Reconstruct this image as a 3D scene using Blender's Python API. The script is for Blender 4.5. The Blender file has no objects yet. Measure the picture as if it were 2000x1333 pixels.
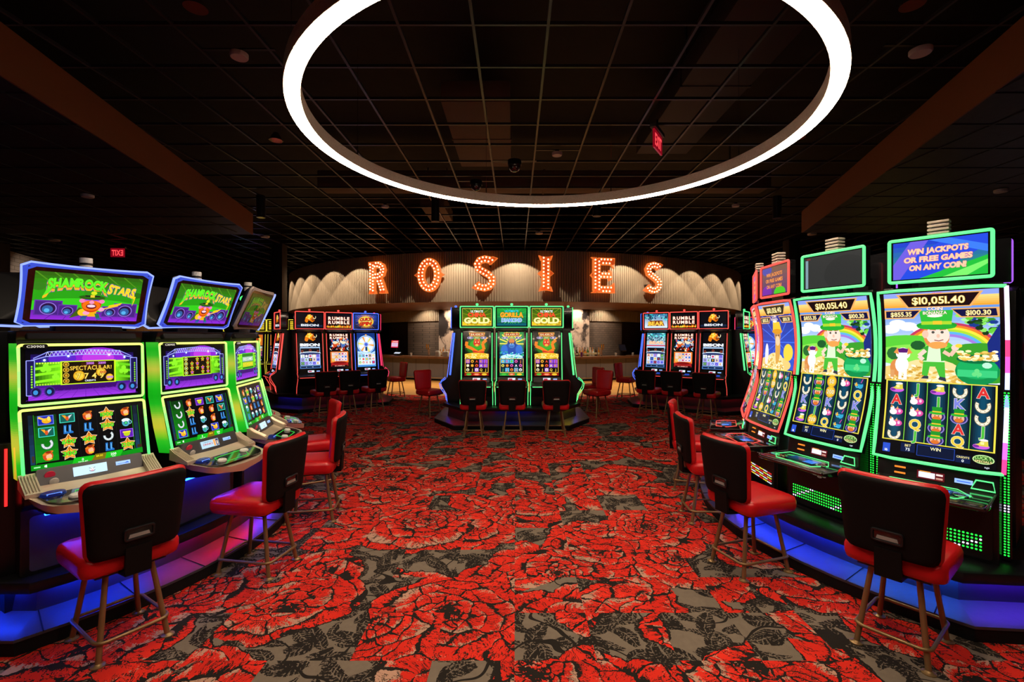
import bpy, bmesh, math, random
from mathutils import Vector, Matrix, Euler
PI = math.pi
SC = bpy.context.scene
COL = SC.collection
rnd = random.Random(7)

# ------------------------------------------------------------------ camera, world, light, exposure
def setup_camera():
    cd = bpy.data.cameras.new('camera'); cam = bpy.data.objects.new('camera', cd); COL.objects.link(cam)
    cam.location = (0, 0, 1.6); cam.rotation_euler = (PI / 2, 0, 0)
    cd.sensor_width = 36; cd.lens = 930 / 2000 * 36
    cd.shift_x = -0.0035; cd.shift_y = -0.00475
    cd.clip_start = 0.05; cd.clip_end = 200
    SC.camera = cam
setup_camera()
wd = bpy.data.worlds.new('world'); SC.world = wd; wd.use_nodes = True
wd.node_tree.nodes['Background'].inputs[0].default_value = (0.35, 0.33, 0.6, 1)
wd.node_tree.nodes['Background'].inputs[1].default_value = 0.002
SC.view_settings.view_transform = 'Standard'; SC.view_settings.look = 'None'
SC.view_settings.gamma = 1.0; SC.view_settings.use_curve_mapping = False
SC.view_settings.exposure = 0.0
try:
    SC.cycles.use_denoising = True
    SC.cycles.sample_clamp_indirect = 4.0
    SC.cycles.max_bounces = 4; SC.cycles.diffuse_bounces = 2; SC.cycles.glossy_bounces = 3
    SC.cycles.transmission_bounces = 4
    SC.cycles.caustics_reflective = False; SC.cycles.caustics_refractive = False
except Exception:
    pass

RING_GLOW = 46.0          # radiance of the ring lamp's diffuser
def spot(name, loc, target, power, size_deg, blend, color, radius=0.04):
    l = bpy.data.lights.new(name, 'SPOT'); l.energy = power; l.spot_size = math.radians(size_deg)
    l.spot_blend = blend; l.color = color; l.shadow_soft_size = radius
    o = bpy.data.objects.new(name, l); COL.objects.link(o); o.location = loc
    o.rotation_euler = (Vector(target) - Vector(loc)).to_track_quat('-Z', 'Y').to_euler()
    return o
WARM = (1.0, 0.76, 0.50); WARMWHITE = (1.0, 0.80, 0.60)
DRUM_C = (-0.03, 24.7); DRUM_R = 10.6; DRUM_B = 2.63; CEIL = 4.14
# downlights recessed in the ceiling over the aisle, and unseen ones above and behind the camera, lighting the foreground
DOWNLIGHTS = [(-2.46, 3.68), (2.98, 3.66), (-3.1, 6.2), (3.6, 6.2)]
for (x, y) in DOWNLIGHTS:
    spot('downlight_beam', (x, y, CEIL - 0.05), (x, y, 0), 14, 85, 0.8, WARMWHITE)
for (x, y) in [(-1.7, 0.2), (0.2, 0.6), (2.1, 0.2), (0.2, -1.2)]:
    spot('downlight_beam', (x, y, CEIL - 0.05), (x * 0.9, y + 1.4, 0), 75, 95, 0.8, WARMWHITE)
# cylinder downlights in front of the drum
CYLS = [(-4.6, 8.6), (-1.5, 8.9), (1.45, 8.5), (4.75, 8.65)]
for (x, y) in CYLS:
    spot('cylinder_beam', (x, y, 3.72), (x, y + 0.3, 0), 14, 80, 0.8, WARMWHITE)
# wall washers that scallop the ribbed drum
def solve_phi(px, rad=10.78):
    """bearing on the drum, in degrees, of a point seen px pixels along the photograph"""
    lo, hi = -72, 72; f = lambda p: (DRUM_C[0] + rad * math.sin(math.radians(p))) / (DRUM_C[1] - rad * math.cos(math.radians(p))) - (px - 1007) / 930
    for _ in range(60):
        m = (lo + hi) / 2
        if f(m) > 0: hi = m
        else: lo = m
    return lo
for px in (569, 586, 608, 650, 702, 893, 1008, 1215, 1300, 1350, 1392, 1425, 1443):
    ph = solve_phi(px, 10.6)
    a = math.radians(ph); off = 0.95
    lx = DRUM_C[0] + (DRUM_R + off) * math.sin(a); ly = DRUM_C[1] - (DRUM_R + off) * math.cos(a)
    tx = DRUM_C[0] + (DRUM_R + 0.05) * math.sin(a); ty = DRUM_C[1] - (DRUM_R + 0.05) * math.cos(a)
    spot('wall_washer_beam', (lx, ly, CEIL - 0.03), (tx, ty, 2.2), 165, 92, 0.10, WARM, 0.02)
# warm lamps under the drum over the bar and the timber floor
for ph in (-30, -20, -12, -4, 4, 12, 20, 30):
    a = math.radians(ph)
    for rr, pw in ((7.75, 60), (9.9, 135)):
        x = DRUM_C[0] + rr * math.sin(a); y = DRUM_C[1] - rr * math.cos(a)
        spot('bar_beam', (x, y, 2.6), (x, y, 0), pw, 110, 0.7, WARM, 0.05)
    x = DRUM_C[0] + 7.35 * math.sin(a); y = DRUM_C[1] - 7.35 * math.cos(a)
    spot('bar_wash_beam', (x, y, 2.6), (DRUM_C[0] + 6.8 * math.sin(a), DRUM_C[1] - 6.8 * math.cos(a), 1.7), 48, 130, 0.5, WARM, 0.03)

# ------------------------------------------------------------------ colour and materials
def lin(c):
    if isinstance(c, str):
        c = c.lstrip('#'); c = [int(c[i:i + 2], 16) / 255 for i in (0, 2, 4)]
    return tuple((x / 12.92 if x <= 0.04045 else ((x + 0.055) / 1.055) ** 2.4) for x in c[:3])
MATS = {}
def mat(name, base=(0.5, 0.5, 0.5), rough=0.5, metal=0.0, emis=None, strength=0.0, spec=0.5, coat=0.0, bump=None):
    if name in MATS: return MATS[name]
    m = bpy.data.materials.new(name); m.use_nodes = True
    b = m.node_tree.nodes['Principled BSDF']
    b.inputs['Base Color'].default_value = (*base, 1); b.inputs['Roughness'].default_value = rough
    b.inputs['Metallic'].default_value = metal; b.inputs['Specular IOR Level'].default_value = spec
    b.inputs['Coat Weight'].default_value = coat
    if emis is not None:
        b.inputs['Emission Color'].default_value = (*emis, 1); b.inputs['Emission Strength'].default_value = strength
    if bump:
        nt = m.node_tree; n = nt.nodes.new('ShaderNodeTexNoise'); n.inputs['Scale'].default_value = bump[0]; n.inputs['Detail'].default_value = 4
        t = nt.nodes.new('ShaderNodeTexCoord'); nt.links.new(t.outputs['Object'], n.inputs['Vector'])
        bp = nt.nodes.new('ShaderNodeBump'); bp.inputs['Strength'].default_value = bump[1]; bp.inputs['Distance'].default_value = bump[2]
        nt.links.new(n.outputs[0], bp.inputs['Height']); nt.links.new(bp.outputs[0], b.inputs['Normal'])
        r = nt.nodes.new('ShaderNodeMapRange'); r.inputs[3].default_value = max(0, rough - 0.06); r.inputs[4].default_value = min(1, rough + 0.06)
        nt.links.new(n.outputs[0], r.inputs[0]); nt.links.new(r.outputs[0], b.inputs['Roughness'])
    MATS[name] = m
    return m
def glow(name, hexcol, s):
    return mat('glow_' + name, (0.02, 0.02, 0.02), 0.4, emis=lin(hexcol), strength=s)

class X:
    """a socket of a node tree that can be computed with"""
    def __init__(s, nt, so): s.nt = nt; s.so = so
    def _m(s, op, *o, clamp=False):
        n = s.nt.nodes.new('ShaderNodeMath'); n.operation = op; n.use_clamp = clamp
        for i, v in enumerate((s,) + o):
            if isinstance(v, X): s.nt.links.new(v.so, n.inputs[i])
            else: n.inputs[i].default_value = v
        return X(s.nt, n.outputs[0])
    def __add__(s, o): return s._m('ADD', o)
    def __radd__(s, o): return s._m('ADD', o)
    def __sub__(s, o): return s._m('SUBTRACT', o)
    def __rsub__(s, o): return (s * -1.0) + o
    def __mul__(s, o): return s._m('MULTIPLY', o)
    def __rmul__(s, o): return s._m('MULTIPLY', o)
    def __truediv__(s, o): return s._m('DIVIDE', o)
    def __gt__(s, o): return s._m('GREATER_THAN', o)
    def __lt__(s, o): return s._m('LESS_THAN', o)
    def f(s, op, *o): return s._m(op, *o)
class NT:
    def __init__(s, m): s.m = m; s.nt = m.node_tree; s.b = s.nt.nodes['Principled BSDF']
    def new(s, t, **kw):
        n = s.nt.nodes.new('ShaderNode' + t)
        for k, v in kw.items(): setattr(n, k, v)
        return n
    def put(s, n, key, v):
        if isinstance(v, X): s.nt.links.new(v.so, n.inputs[key])
        elif v is not None: n.inputs[key].default_value = v
    def coord(s, w='Object'): return X(s.nt, s.new('TexCoord').outputs[w])
    def vec(s, op, a, b=None, scale=None):
        n = s.new('VectorMath', operation=op); s.put(n, 0, a)
        if b is not None: s.put(n, 1, b)
        if scale is not None: s.put(n, 'Scale', scale)
        return X(s.nt, n.outputs['Value' if op in ('LENGTH', 'DISTANCE', 'DOT_PRODUCT') else 'Vector'])
    def sep(s, v):
        n = s.new('SeparateXYZ'); s.put(n, 0, v); return [X(s.nt, o) for o in n.outputs]
    def comb(s, x=0.0, y=0.0, z=0.0):
        n = s.new('CombineXYZ'); s.put(n, 0, x); s.put(n, 1, y); s.put(n, 2, z); return X(s.nt, n.outputs[0])
    def noise(s, v, scale, detail=2.0, rough=0.5, color=False):
        n = s.new('TexNoise'); s.put(n, 'Vector', v); s.put(n, 'Scale', scale); s.put(n, 'Detail', detail); s.put(n, 'Roughness', rough)
        return X(s.nt, n.outputs[1 if color else 0])
    def white(s, v):
        n = s.new('TexWhiteNoise', noise_dimensions='3D'); s.put(n, 'Vector', v); return X(s.nt, n.outputs['Value']), X(s.nt, n.outputs['Color'])
    def voro(s, v, scale, rnd_=1.0):
        n = s.new('TexVoronoi', voronoi_dimensions='2D'); s.put(n, 'Vector', v); s.put(n, 'Scale', scale); s.put(n, 'Randomness', rnd_)
        return X(s.nt, n.outputs['Distance']), X(s.nt, n.outputs['Color']), X(s.nt, n.outputs['Position'])
    def mix(s, fac, a, b):
        n = s.new('Mix', data_type='RGBA'); s.put(n, 0, fac)
        for i, c in ((6, a), (7, b)):
            if isinstance(c, X): s.nt.links.new(c.so, n.inputs[i])
            else: n.inputs[i].default_value = (*c, 1)
        return X(s.nt, n.outputs[2])
    def step(s, x, lo, hi):
        n = s.new('MapRange', interpolation_type='SMOOTHSTEP'); s.put(n, 0, x); s.put(n, 1, lo); s.put(n, 2, hi)
        return X(s.nt, n.outputs[0])
    def base(s, c): s.nt.links.new(c.so, s.b.inputs['Base Color'])
    def rough(s, c): s.nt.links.new(c.so, s.b.inputs['Roughness'])
    def bump(s, h, strength=0.4, dist=0.01):
        n = s.new('Bump'); s.put(n, 'Height', h); s.put(n, 'Strength', strength); s.put(n, 'Distance', dist)
        s.nt.links.new(n.outputs[0], s.b.inputs['Normal'])

# ------------------------------------------------------------------ mesh building
class MB:
    def __init__(s): s.v = []; s.f = []; s.c = []
    def add(s, vs, fs, col=None):
        o = len(s.v); s.v.extend(Vector(p) for p in vs)
        for f in fs: s.f.append([i + o for i in f]); s.c.append(col)
        return s
    def quad(s, a, b, c, d, col=None): return s.add([a, b, c, d], [(0, 1, 2, 3)], col)
    def box(s, c, size, rot=None, col=None):
        x, y, z = [k / 2 for k in size]; vs = [Vector(p) for p in ((-x, -y, -z), (x, -y, -z), (x, y, -z), (-x, y, -z), (-x, -y, z), (x, -y, z), (x, y, z), (-x, y, z))]
        if rot is not None:
            R = Euler(rot).to_matrix(); vs = [R @ p for p in vs]
        return s.add([p + Vector(c) for p in vs], [(3, 2, 1, 0), (4, 5, 6, 7), (0, 1, 5, 4), (1, 2, 6, 5), (2, 3, 7, 6), (3, 0, 4, 7)], col)
    def prism(s, pts, x0, x1, axis='x', col=None):
        """extrude a 2-D outline: axis x -> pts are (y,z); axis y -> (x,z); axis z -> (x,y)"""
        n = len(pts)
        def P(p, t): return {'x': (t, p[0], p[1]), 'y': (p[0], t, p[1]), 'z': (p[0], p[1], t)}[axis]
        vs = [P(p, x0) for p in pts] + [P(p, x1) for p in pts]
        fs = [tuple(range(n))[::-1], tuple(range(n, 2 * n))] + [(i, (i + 1) % n, n + (i + 1) % n, n + i) for i in range(n)]
        return s.add(vs, fs, col)
    def rings(s, rs, closed_ring=True, caps=True, loop=False, col=None):
        n = len(rs[0]); vs = [p for r in rs for p in r]; fs = []; m = len(rs)
        for i in range(m if loop else m - 1):
            for j in range(n if closed_ring else n - 1):
                a = i * n + j; b = i * n + (j + 1) % n; c = ((i + 1) % m) * n + (j + 1) % n; d = ((i + 1) % m) * n + j
                fs.append((a, b, c, d))
        if caps and not loop:
            fs.append(tuple(range(n))[::-1]); fs.append(tuple(range((m - 1) * n, m * n)))
        return s.add(vs, fs, col)
    def tube(s, path, r, n=8, closed=False, col=None):
        P = [Vector(p) for p in path]; m = len(P); R = r if isinstance(r, (list, tuple)) else [r] * m
        T = []
        for i in range(m):
            a = P[(i - 1) % m] if (closed or i > 0) else P[i]; b = P[(i + 1) % m] if (closed or i < m - 1) else P[i]
            T.append((b - a).normalized())
        ref = Vector((0, 0, 1)) if abs(T[0].z) < 0.9 else Vector((1, 0, 0))
        u = (ref - T[0] * ref.dot(T[0])).normalized(); rs = []
        for i in range(m):
            u = (u - T[i] * u.dot(T[i]))
            u = u.normalized() if u.length > 1e-6 else Vector((1, 0, 0)); w = T[i].cross(u)
            rs.append([P[i] + (u * math.cos(2 * PI * k / n) + w * math.sin(2 * PI * k / n)) * R[i] for k in range(n)])
        return s.rings(rs, True, True, closed, col)
    def lathe(s, prof, c=(0, 0, 0), n=20, col=None):
        rs = [[Vector((c[0] + r * math.cos(2 * PI * k / n), c[1] + r * math.sin(2 * PI * k / n), c[2] + z)) for k in range(n)] for r, z in prof]
        return s.rings(rs, col=col)
    def sphere(s, c, r, n=10, m=6, sc=(1, 1, 1)):
        rs = []
        for i in range(m + 1):
            t = PI * i / m; rr = max(math.sin(t), 0.02) * r; z = -math.cos(t) * r
            rs.append([Vector((c[0] + rr * math.cos(2 * PI * k / n) * sc[0], c[1] + rr * math.sin(2 * PI * k / n) * sc[1], c[2] + z * sc[2])) for k in range(n)])
        return s.rings(rs)
    def xf(s, M, start=0):
        for i in range(start, len(s.v)): s.v[i] = M @ s.v[i]
        return s
    def mesh(s, name, smooth=None, bevel=None):
        me = bpy.data.meshes.new(name)
        bm = bmesh.new(); vs = [bm.verts.new(p) for p in s.v]
        lay = bm.faces.layers.float_color.new('Col') if any(c is not None for c in s.c) else None
        for f, c in zip(s.f, s.c):
            try: fc = bm.faces.new([vs[i] for i in f])
            except ValueError: continue
            if lay: fc[lay] = (*(c or (0, 0, 0)), 1)
        if bevel: bmesh.ops.bevel(bm, geom=bm.edges[:], offset=bevel[0], segments=bevel[1], affect='EDGES', profile=0.5, clamp_overlap=True)
        if not lay: bmesh.ops.recalc_face_normals(bm, faces=bm.faces[:])
        bm.to_mesh(me); bm.free()
        if smooth is not None:
            me.shade_smooth(); me.set_sharp_from_angle(angle=math.radians(smooth))
        return me
def link(name, me, material=None, parent=None, loc=None, rz=None):
    o = bpy.data.objects.new(name, me); COL.objects.link(o)
    if material is not None and me is not None and not me.materials: me.materials.append(material)
    if parent is not None: o.parent = parent
    if loc is not None: o.location = loc
    if rz is not None: o.rotation_euler = (0, 0, rz)
    return o
CACHE = {}
def part(name, key, fn, material, parent, smooth=35, bevel=None, loc=None):
    """one part: its mesh is built once per key and shared by later copies"""
    if key is None: me = fn().mesh(name, smooth, bevel)
    else:
        k = (key, material.name)
        if k not in CACHE: CACHE[k] = fn().mesh(name, smooth, bevel)
        me = CACHE[k]
    return link(name, me, material, parent, loc)
def thing(name, label, cat, loc=(0, 0, 0), rz=0.0, group=None, me=None, material=None):
    o = link(name, me, material, None, loc, rz); o['label'] = label; o['category'] = cat
    if group: o['group'] = group
    return o
def struct(name, me, material, loc=None):
    o = link(name, me, material, None, loc); o['kind'] = 'structure'; return o
def children(o): return [c for c in COL.objects if c.parent == o]
def copy_tree(o, loc=None, rz=None, label=None, group=None, parent=None):
    kids = list(o.children)
    c = o.copy(); COL.objects.link(c)
    if parent is not None: c.parent = parent
    if loc is not None: c.location = loc
    if rz is not None: c.rotation_euler = (0, 0, rz)
    if label: c['label'] = label
    if group: c['group'] = group
    for k in kids: copy_tree(k, parent=c)
    return c
def rrect(hw, hh, r, n=5):
    pts = []
    for cx, cy, a0 in ((hw - r, hh - r, 0), (-hw + r, hh - r, 90), (-hw + r, -hh + r, 180), (hw - r, -hh + r, 270)):
        for k in range(n + 1):
            a = math.radians(a0 + 90 * k / n); pts.append((cx + r * math.cos(a), cy + r * math.sin(a)))
    return pts
def sweep(path, prof, closed=False):
    """sweep a profile [(inset, z)] along a plan path; inset goes to the left of the walking direction"""
    n = len(path); P = [Vector((p[0], p[1])) for p in path]; rs = []
    for i in range(n):
        a = P[(i - 1) % n] if (closed or i > 0) else None; b = P[(i + 1) % n] if (closed or i < n - 1) else None
        d1 = (P[i] - a).normalized() if a is not None else None; d2 = (b - P[i]).normalized() if b is not None else None
        n1 = Vector((-d1.y, d1.x)) if d1 is not None else None; n2 = Vector((-d2.y, d2.x)) if d2 is not None else None
        if n1 is None: m = n2
        elif n2 is None: m = n1
        else:
            m = (n1 + n2).normalized(); m = m / max(0.35, m.dot(n1))
        rs.append([Vector((P[i].x + m.x * t, P[i].y + m.y * t, z)) for t, z in prof])
    return MB().rings(rs, True, not closed, closed)

M_BLACK = mat('black_plastic', (0.008, 0.008, 0.010), 0.36, spec=0.4, bump=(60, 0.15, 0.001))
M_BLACKG = mat('black_gloss', (0.008, 0.008, 0.010), 0.12, coat=0.5)
M_BLACKM = mat('black_matte', (0.006, 0.006, 0.007), 0.7, spec=0.2, bump=(40, 0.2, 0.002))
M_CABINET = mat('cabinet_charcoal', (0.006, 0.006, 0.008), 0.33, bump=(30, 0.1, 0.001))
M_CHROME = mat('chrome', (0.75, 0.75, 0.75), 0.12, 1.0)
M_SILVER = mat('warm_silver', (0.72, 0.60, 0.46), 0.36, 0.55, bump=(80, 0.08, 0.001))
M_DARKSIL = mat('dark_silver', (0.10, 0.10, 0.11), 0.35, 0.6)
M_WHITE = mat('white_plastic', (0.72, 0.70, 0.68), 0.45)
M_VINYL = mat('red_vinyl', (0.56, 0.008, 0.012), 0.30, spec=0.45, bump=(140, 0.12, 0.001))
M_CHBACK = mat('chair_black', (0.005, 0.004, 0.004), 0.62, spec=0.12, bump=(160, 0.25, 0.001))
M_BRONZE = mat('bronze_paint', (0.30, 0.19, 0.085), 0.36, 0.6, bump=(90, 0.08, 0.001))
M_GREYSLOT = mat('grey_slot', (0.30, 0.29, 0.28), 0.5)
M_FACE = None
def screen_material(name, strength, rough=0.16, spec=0.4):
    m = mat(name, (0.004, 0.004, 0.005), rough, spec=spec)
    nt = m.node_tree; a = nt.nodes.new('ShaderNodeAttribute'); a.attribute_name = 'Col'
    b = nt.nodes['Principled BSDF']; nt.links.new(a.outputs['Color'], b.inputs['Emission Color']); b.inputs['Emission Strength'].default_value = strength
    return m
M_SCREEN = screen_material('screen_pixels', 1.22)
M_SCREENDIM = screen_material('screen_pixels_dim', 0.25)
# ------------------------------------------------------------------ the setting: carpet, floors, ceiling, drum, walls
def carpet_material():
    m = mat('rose_carpet', rough=0.9, spec=0.12); g = NT(m)
    P = g.coord(); T = 0.406
    tid = g.vec('FLOOR', g.vec('SCALE', g.vec('ADD', P, (0.005, 0.09, 0)), scale=1 / T))
    rv, rc = g.white(tid)
    off = g.vec('SCALE', g.vec('SUBTRACT', rc, (0.5, 0.5, 0.5)), scale=(rv > 0.56) * 9.0)
    U0 = g.vec('ADD', P, off)
    half = (0.5, 0.5, 0.5)
    w1 = g.vec('SUBTRACT', g.noise(U0, 3.2, 2, 0.5, True), half)
    w2 = g.vec('SUBTRACT', g.noise(U0, 12.0, 3, 0.6, True), half)
    w3 = g.vec('SUBTRACT', g.noise(U0, 60.0, 2, 0.7, True), half)
    U = g.vec('ADD', g.vec('ADD', U0, g.vec('SCALE', w1, scale=0.17)), g.vec('ADD', g.vec('SCALE', w2, scale=0.045), g.vec('SCALE', w3, scale=0.012)))
    fine = g.noise(U0, 110.0, 2, 0.7)
    # roses: petals are cells in log-polar space round each bloom's centre
    dist, rcol, pos = g.voro(U, 1.16, 0.8)
    L = g.vec('SUBTRACT', U, pos); lx, ly, lz = g.sep(L); r1, r2, r3 = g.sep(rcol)
    r = g.vec('LENGTH', g.comb(lx, ly, 0.0)); a = ly.f('ARCTAN2', lx * (r3 * 0.5 + 0.75))
    lr = (r + 0.03).f('LOGARITHM', 2.718)
    uu = a * 0.95 + lr * (r1 - 0.5) * 0.8; vv = lr * 1.75
    cell = g.comb(uu + r1 * 31.0, vv + r2 * 17.0, 0.0)
    ed = g.new('TexVoronoi', voronoi_dimensions='2D', feature='DISTANCE_TO_EDGE'); g.put(ed, 'Vector', cell); ed.inputs['Scale'].default_value = 1.75; ed.inputs['Randomness'].default_value = 0.85
    e = X(g.nt, ed.outputs['Distance'])
    pd, pc, pp = g.voro(cell, 1.75, 0.85)
    q = g.vec('SUBTRACT', cell, pp); qx, qy, qz = g.sep(q); p1, p2, p3 = g.sep(pc)
    n_line = g.noise(U, 17.0, 3, 0.65)
    streak = g.noise(g.comb(uu * 15.0 + p1 * 50.0, vv * 2.2, p2 * 9.0), 1.0, 4, 0.7)
    outline = e * (r + 0.05) < (n_line * 0.062 - 0.0165)
    shade = streak * 0.8 + qy * -1.1 + fine * 0.25 > (0.72 + p3 * 0.20)
    core = (g.noise(U, 34.0, 3, 0.65) * 0.8 + n_line * 0.3) > (r * 6.5 * (r2 * 0.6 + 0.30) + 0.36)
    fold = ((streak - 0.5).f('ABSOLUTE') < 0.022) * (n_line > 0.44)
    light = (streak * 0.55 + qy * 0.55 + fine * 0.42 + g.noise(U, 6.0, 2) * 0.4) > (0.74 + p1 * 0.17)
    rad = r2 * 0.16 + 0.445
    edge = rad * (((a * 2.5 + r1 * 6.0).f('SINE').f('ABSOLUTE') * 0.20) + 0.84)
    inside = (r < edge)
    rim = (r > edge - (n_line * 0.05 - 0.014))
    dark_in = outline.f('MAXIMUM', shade).f('MAXIMUM', rim).f('MAXIMUM', core).f('MAXIMUM', fold)
    # leaves on the grey ground
    U2 = g.vec('ADD', U0, g.vec('ADD', g.vec('SCALE', w2, scale=0.04), g.vec('SCALE', w3, scale=0.010)))
    def leaves(scale, shift, length, width, keepf):
        Us = g.vec('ADD', U2, (shift, shift * 1.7, 0))
        d2, c2, p2_ = g.voro(Us, scale, 0.85)
        l2 = g.vec('SUBTRACT', Us, p2_); x2, y2, z2 = g.sep(l2); c_r, c_g, c_b = g.sep(c2)
        an = c_r * 6.28; ca = an.f('COSINE'); sa = an.f('SINE')
        xr = x2 * ca - y2 * sa; yr = x2 * sa + y2 * ca
        yr = yr + xr * xr * (c_g - 0.5) * 7.0
        w = (1.0 - (xr / length).f('POWER', 2.0)) * (c_g * 0.5 + 0.6) * width
        ay = yr.f('ABSOLUTE')
        leaf = ay < w
        rib = ay < (fine * 0.012 - 0.0035)
        veins = ((xr * 260.0 - ay * 190.0 + w3x * 8.0).f('SINE') > 0.45) * (fine > 0.44) * (n_line > 0.46)
        tex = g.noise(g.comb(xr * 20.0, yr * 90.0, c_b * 7.0), 1.0, 3, 0.7) > 0.37
        return leaf * (1.0 - rib) * tex * (1.0 - veins) * (c_b > keepf)
    w3x, w3y, w3z = g.sep(w3)
    lf = leaves(5.2, 0.0, 0.135, 0.058, 0.08).f('MAXIMUM', leaves(6.6, 3.3, 0.10, 0.036, 0.15)).f('MAXIMUM', leaves(4.0, 7.7, 0.16, 0.05, 0.35))
    stem = (g.noise(U0, 2.4, 1) - 0.5).f('ABSOLUTE') < 0.008
    lf = lf.f('MAXIMUM', stem)
    pile = g.noise(P, 420.0, 1)
    RED = g.mix(g.step(g.noise(U0, 3.0, 2), 0.35, 0.7), lin('#dc2a1c'), lin('#f03423'))
    GREY = g.mix(g.noise(U0, 30, 2), (0.180, 0.142, 0.108), (0.235, 0.188, 0.146))
    BLK = (0.016, 0.013, 0.011)
    rose = g.mix(light, RED, (0.56, 0.32, 0.23)); rose = g.mix(dark_in, rose, BLK)
    c = g.mix(inside, g.mix(lf, GREY, BLK), rose)
    c = g.mix(pile * 0.30, c, (0.02, 0.012, 0.010))
    g.base(c); g.bump(pile, 0.25, 0.003)
    return m
def plane_mesh(x0, x1, y0, y1, z=0.0):
    return MB().quad((x0, y0, z), (x1, y0, z), (x1, y1, z), (x0, y1, z)).mesh('plane')
struct('floor', plane_mesh(-19, 19, -3.5, 33), carpet_material())
# timber floor by the bar
def wood_material(name, c1, c2, rough, pitch, along='x'):
    m = mat(name, rough=rough); g = NT(m); P = g.coord(); x, y, z = g.sep(P)
    u, v = (x, y) if along == 'x' else (y, x)
    row = (v / pitch).f('FLOOR'); rv, rc = g.white(g.comb(row, 0.0, 0.0))
    seg = (u / 1.3 + rv * 7.0).f('FLOOR'); tv, tc = g.white(g.comb(row, seg, 3.0))
    grain = g.noise(g.comb(u * 3.0, v * 55.0, tv * 9.0), 1.0, 4, 0.6)
    gap = ((v / pitch).f('FRACT') < 0.035)
    c = g.mix(tv * 0.6 + grain * 0.4, c1, c2); c = g.mix(gap * 0.8, c, (0.02, 0.012, 0.006))
    g.base(c); return m
def sector(r0, r1, a0, a1, z, n=96):
    mb = MB(); vs = []
    for k in range(n + 1):
        a = math.radians(a0 + (a1 - a0) * k / n); sx, cy = math.sin(a), math.cos(a)
        vs += [(DRUM_C[0] + r0 * sx, DRUM_C[1] - r0 * cy, z), (DRUM_C[0] + r1 * sx, DRUM_C[1] - r1 * cy, z)]
    return mb.add(vs, [(2 * k, 2 * k + 2, 2 * k + 3, 2 * k + 1) for k in range(n)])
struct('floor.001', sector(4.5, 12.1, -100, 100, 0.004).mesh('timber'), wood_material('oak_floor', (0.40, 0.19, 0.045), (0.58, 0.30, 0.075), 0.45, 0.13, 'x'))
# open ceiling grid
GX, GY = 0.267, 3.89; GP = 0.613
M_GRID = mat('grid_black', (0.026, 0.024, 0.027), 0.32)
gb = MB()
for k in range(-31, 31):
    gb.box((GX + k * GP, 15, CEIL + 0.015), (0.024, 37, 0.03))
for k in range(-12, 47):
    gb.box((0, GY + k * GP, CEIL + 0.015), (38, 0.022, 0.028))
struct('ceiling', gb.mesh('grid'), M_GRID)
struct('ceiling.001', MB().box((0, 14.8, 5.75), (38, 36.6, 0.1)).mesh('deck'), mat('deck_black', (0.005, 0.0045, 0.005), 0.8, bump=(4, 0.3, 0.02)))
# lower ceilings left and right with their orange-brown fascias
M_CLOUD = mat('cloud_black', (0.010, 0.0085, 0.012), 0.55, bump=(15, 0.1, 0.003))
M_FASCIA = mat('fascia_orange_brown', (0.22, 0.062, 0.013), 0.6, bump=(50, 0.1, 0.002))
def cloud(side, xa, ya, xb, yb, name, tname):
    far = 9.65; zb = 3.715
    fx = lambda y: xa + (xb - xa) * (y - ya) / (yb - ya)
    pts = [(fx(-1.5), -1.5), (xb, yb), (side * 18.5, far), (side * 18.5, -1.5)]
    mb = MB().prism(pts, zb, zb + 0.30, 'z')
    k = -20
    for k in range(-31, 31):
        x = GX + 0.2 + k * GP
        if side * x < side * fx(-1.5) : continue
        y1 = (x - xa) / (xb - xa) * (yb - ya) + ya
        y1 = min(y1, yb) if side * x < side * xb else far
        if y1 > -1.5: mb.box((x, (y1 - 1.5) / 2, zb - 0.004), (0.022, y1 + 1.5, 0.012))
    for k in range(-9, 10):
        y = GY + 0.25 + k * GP
        if y > far - 0.1: continue
        mb.box(((fx(y) + side * 18.5) / 2, y, zb - 0.003), (abs(side * 18.5 - fx(y)), 0.022, 0.010))
    struct(name, mb.mesh('cloud'), M_CLOUD)
    d = Vector((xb - xa, yb - ya)).normalized(); nrm = Vector((d.y, -d.x)) * (-side) * 0.02
    p0 = (fx(-1.5), -1.5); p1 = (xb, yb)
    q = [(p0[0], p0[1]), (p1[0], p1[1]), (p1[0] + nrm.x, p1[1] + nrm.y), (p0[0] + nrm.x, p0[1] + nrm.y)]
    struct(tname, MB().prism(q, zb - 0.005, CEIL, 'z').mesh('fascia'), M_FASCIA)
cloud(-1, -4.18, 3.86, -5.48, 9.9, 'ceiling.002', 'trim_1')
cloud(1, 4.05, 3.79, 5.86, 9.72, 'ceiling.003', 'trim_2')
# outer walls
def brick_material(name, c1, c2, mortar, bw, bh, rough=0.7, rot=0):
    m = mat(name, rough=rough); g = NT(m)
    n = g.new('TexBrick'); n.offset = 0.5
    P = g.coord(); x, y, z = g.sep(P)
    g.put(n, 'Vector', g.comb(x + y, z, 0.0)); g.put(n, 'Scale', 1.0); n.inputs['Brick Width'].default_value = bw; n.inputs['Row Height'].default_value = bh
    n.inputs['Mortar Size'].default_value = 0.006; n.inputs['Color1'].default_value = (*c1, 1); n.inputs['Color2'].default_value = (*c2, 1); n.inputs['Mortar'].default_value = (*mortar, 1)
    g.base(X(g.nt, n.outputs[0])); g.bump(X(g.nt, n.outputs[1]), -0.4, 0.01)
    return m
M_WBRICK = brick_material('white_tile_wall', (0.42, 0.36, 0.32), (0.36, 0.31, 0.28), (0.12, 0.10, 0.09), 0.30, 0.12)
M_DARKWALL = mat('dark_wall', (0.035, 0.030, 0.035), 0.8, bump=(20, 0.1, 0.003))
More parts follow.
